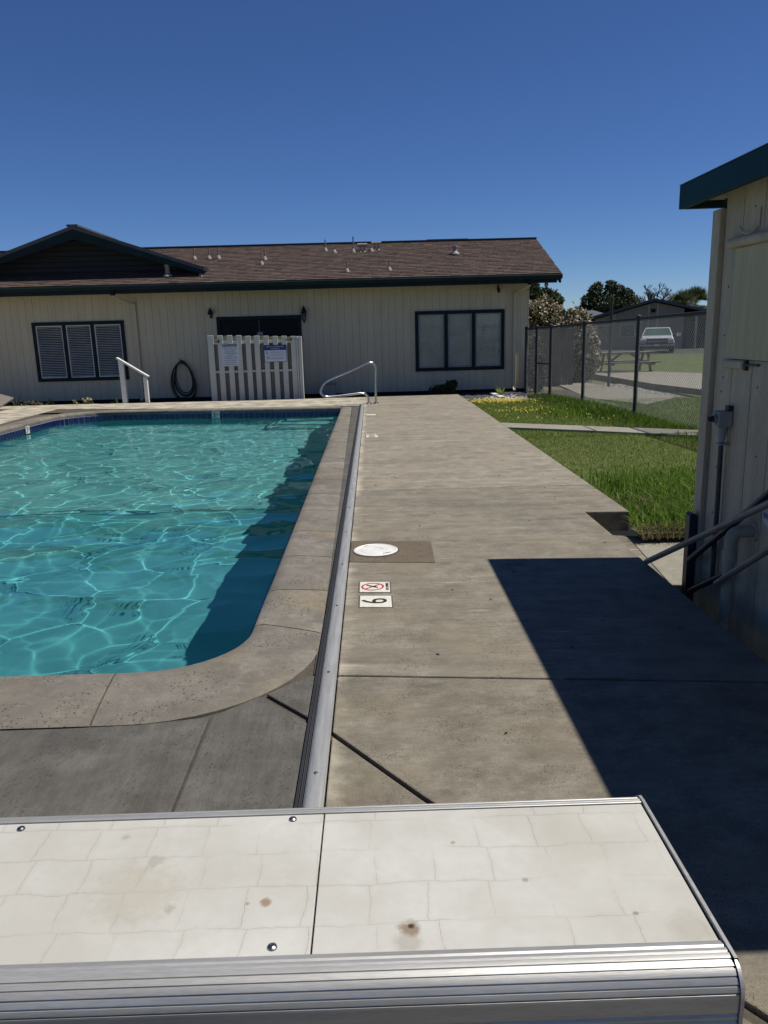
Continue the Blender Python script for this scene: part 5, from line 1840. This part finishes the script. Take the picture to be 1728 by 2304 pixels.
# palms
def palm(x, y, z, n, L, label):
    t = thing('fan_palm', (x, y, -.17), label, 'palm', 'fan palms right of the gabled roof')
    MB().tube([(x, y, -.17), (x + .05, y, z)], [.22, .17], 10).build('trunk', BARK, t, smooth=True)
    V, F, T = [], [], []
    for k in range(n):
        a = random.uniform(0, 2 * math.pi)
        el = random.uniform(-.9, 1.5)
        d = Vector((math.cos(a) * math.cos(el), math.sin(a) * math.cos(el), math.sin(el)))
        side = d.cross(Vector((0, 0, 1)))
        side = side.normalized() if side.length > .05 else Vector((1, 0, 0))
        up_ = side.cross(d)
        h0 = Vector((x, y, z)) + d * L * .45
        i = len(V)
        tn = random.random()
        ctr = Vector((x, y, z))
        w0 = side * .015
        V += [tuple(ctr - w0), tuple(ctr + w0), tuple(h0 + w0), tuple(h0 - w0)]
        F.append((i, i + 1, i + 2, i + 3))
        T.append(.1)
        for j in range(15):
            an = (j - 7) / 7 * 1.25
            dv = (d * math.cos(an) + side * math.sin(an)).normalized()
            tip = h0 + dv * L * .62 * (1 - .2 * abs(an)) - Vector((0, 0, .12 * L * random.random()))
            wv_ = up_.cross(dv).normalized() * .03
            md = h0.lerp(tip, .5)
            i = len(V)
            V += [tuple(h0), tuple(md + wv_), tuple(tip), tuple(md - wv_)]
            F.append((i, i + 1, i + 2, i + 3))
            T.append(min(1, max(0, tn + random.uniform(-.2, .2))))
    tri_mesh('frond', np.array(V), np.array(F), PALML, tone=T, parent=t, kind='stuff', org=(x, y, -.17))
palm(22.5, 57.0, 2.6, 80, 1.45, 'left fan palm with spiky crown beside the gabled roof')
palm(24.0, 58.5, 2.9, 90, 1.4, 'right fan palm with denser crown next to the shed edge')
# dense hedge far off
def hedge(x0, x1, y, z, n, label):
    V = [(RNG.uniform(x0, x1, 30)[k], y + RNG.uniform(-1, 1), z * RNG.uniform(.5, .8), 1.6, 1., z * .35) for k in range(30)]
    v, f, tn = leaf_cloud(n, V, .3)
    o = tri_mesh('foliage', v, f, DARKLEAF, tone=tn, kind='stuff')
    o['label'] = label
hedge(-60, 90, 130, 3.2, 9000, 'far dark band of trees along the horizon')

# ------------------------------------------------------------------ plants along the clubhouse
def rosette(name, x, y, z, n, L, w, mat, label, cat='plant', spread=1.0, group='plants at the foot of the clubhouse wall'):
    t = thing(name, (x, y, z), label, cat, group)
    for k in range(n):
        a = random.uniform(0, 2 * math.pi)
        el = random.uniform(.35, 1.4)
        r = L * random.uniform(.7, 1.05)
        d = Vector((math.cos(a) * math.cos(el) * spread, math.sin(a) * math.cos(el) * spread, math.sin(el)))
        side = Vector((-math.sin(a), math.cos(a), 0)) * w / 2
        p = Vector((x, y, z))
        m1 = p + d * r * .5
        tip = p + d * r - Vector((0, 0, r * .22 * math.cos(el)))
        b = MB()
        b.face([p - side * .6, p + side * .6, m1 + side, m1 - side]).face([m1 - side, m1 + side, tip])
        b.build('leaf', mat, t, tone=[random.random()] * 2, fix=False)
    return t
YL = leafmat('yellow_green_leaf', (.11, .15, .03), (.24, .26, .06), trans=.3)
rosette('yucca', 3.08, 18.55, -.14, 16, .34, .05, YL, 'bright yellow green leafy plant beside the pale gravel heap')
rosette('agave', -7.78, 18.75, -.14, 16, .3, .06, DARKLEAF, 'dark spiky plant in front of the louvred window')
rosette('agave', -6.2, 18.9, -.14, 12, .3, .05, DARKLEAF, 'dark spiky plant just left of the white handrail')
rosette('agave', -.22, 19.4, -.14, 10, .28, .05, DARKLEAF, 'small dark spiky plant behind the grab rail')
rosette('ornamental_grass', -8.55, 18.7, -.14, 22, .5, .016, MIDLEAF, 'thin tall ornamental grass at the far left of the bed')
for (cx_, cz_, n, lab) in ((-6.8, .03, 34, 'larger pale cream flower cluster left of the white handrail'), (-7.15, -.03, 18, 'smaller pale cream flower cluster left of the white handrail')):
    t = thing('cream_flower', (cx_, 18.6, -.14), lab, 'flower', 'cream flower clusters in the bed')
    v, f, tn = leaf_cloud(n * 5, [(cx_, 18.6, cz_, .13, .1, .10)], .05, 1., .3)
    tri_mesh('blossom', v, f, leafmat('cream_blossom', (.45, .40, .2), (.62, .56, .34), trans=.3), tone=tn, parent=t, org=(cx_, 18.6, -.14))
    v, f, tn = leaf_cloud(90, [(cx_, 18.6, -.07, .14, .12, .06)], .05, 1.6, .2)
    tri_mesh('foliage', v, f, MIDLEAF, tone=tn, parent=t, org=(cx_, 18.6, -.14))
t = thing('low_shrub', (-8.2, 18.7, -.14), 'low brownish ground shrub in the bed at the left', 'shrub')
v, f, tn = leaf_cloud(700, [(-8.2, 18.7, -.06, .33, .15, .12)], .04, 1.5, .2)
tri_mesh('foliage', v, f, leafmat('brown_leaf', (.07, .05, .03), (.2, .16, .1), trans=.1), tone=tn, parent=t, org=(-8.2, 18.7, -.14))
t = thing('dark_bush', (1.8, 19.4, -.14), 'dark rounded bush under the window with white blinds', 'bush')
v, f, tn = leaf_cloud(1500, [(1.7, 19.4, -.02, .26, .2, .14), (1.95, 19.4, .1, .13, .12, .13), (2.03, 19.4, .14, .08, .08, .09)], .05, 1.5, .2)
tri_mesh('foliage', v, f, DARKLEAF, tone=tn, parent=t, org=(1.8, 19.4, -.14))
MB().tube([(1.85, 19.4, -.14), (1.9, 19.4, .05)], .015, 5).build('stem', BARK, t)

# small things
bx = thing('utility_box', (-1.09, 19.6, -.14), 'small pale utility box at the wall seen through the grab rail', 'box')
MB().box(-1.24, -.94, 19.5, 19.75, -.14, .21).build('case', BOXG, bx, bevel=.01)
MB().box(-1.26, -.92, 19.48, 19.77, .212, .235).build('cover', BOXG, bx, bevel=.006)
pk = thing('white_plank', (3.0, 18.7, -.13), 'short white plank lying on the dark gravel', 'plank')
MB().beam((2.97, 19.3, -.10), (3.0, 18.0, -.10), .14, .03).build('board', WHITEP, pk, bevel=.004)
sb_ = thing('leaning_panel', (-8.1, 17.0, 0), 'flat grey panel tilted up at the left edge of the deck', 'panel')
MB().beam((-8.75, 17.2, .33), (-7.98, 16.95, .15), .5, .035, up=(.25, -.55, 1)).build('sheet', WOOD, sb_, bevel=.005)
MB().box(-8.35, -8.3, 16.98, 17.2, 0, .2).build('leg', BOXG, sb_)

# dry leaf bits and grit lying on the deck
V, F, T = [], [], []
for k in range(70):
    x = random.uniform(-.1, 1.9) if k > 20 else random.uniform(1.5, 2.0)
    y = random.uniform(2.0, 15.5)
    if x > 1.6 and y < 5.9:
        continue
    r, a = random.uniform(.006, .016), random.uniform(0, 6.28)
    i = len(V)
    V += [(x + r * math.cos(a), y + r * math.sin(a), .004), (x + .4 * r * math.cos(a + 1.6), y + .4 * r * math.sin(a + 1.6), .009), (x - r * math.cos(a), y - r * math.sin(a), .003), (x - .4 * r * math.cos(a + 1.6), y - .4 * r * math.sin(a + 1.6), .004)]
    F.append((i, i + 1, i + 2, i + 3))
    T.append(random.random())
o = tri_mesh('debris', np.array(V), np.array(F), leafmat('dry_leaf', (.04, .03, .018), (.16, .12, .07), trans=.1), tone=T, kind='stuff')
o['label'] = 'scattered bits of dry leaf on the deck'
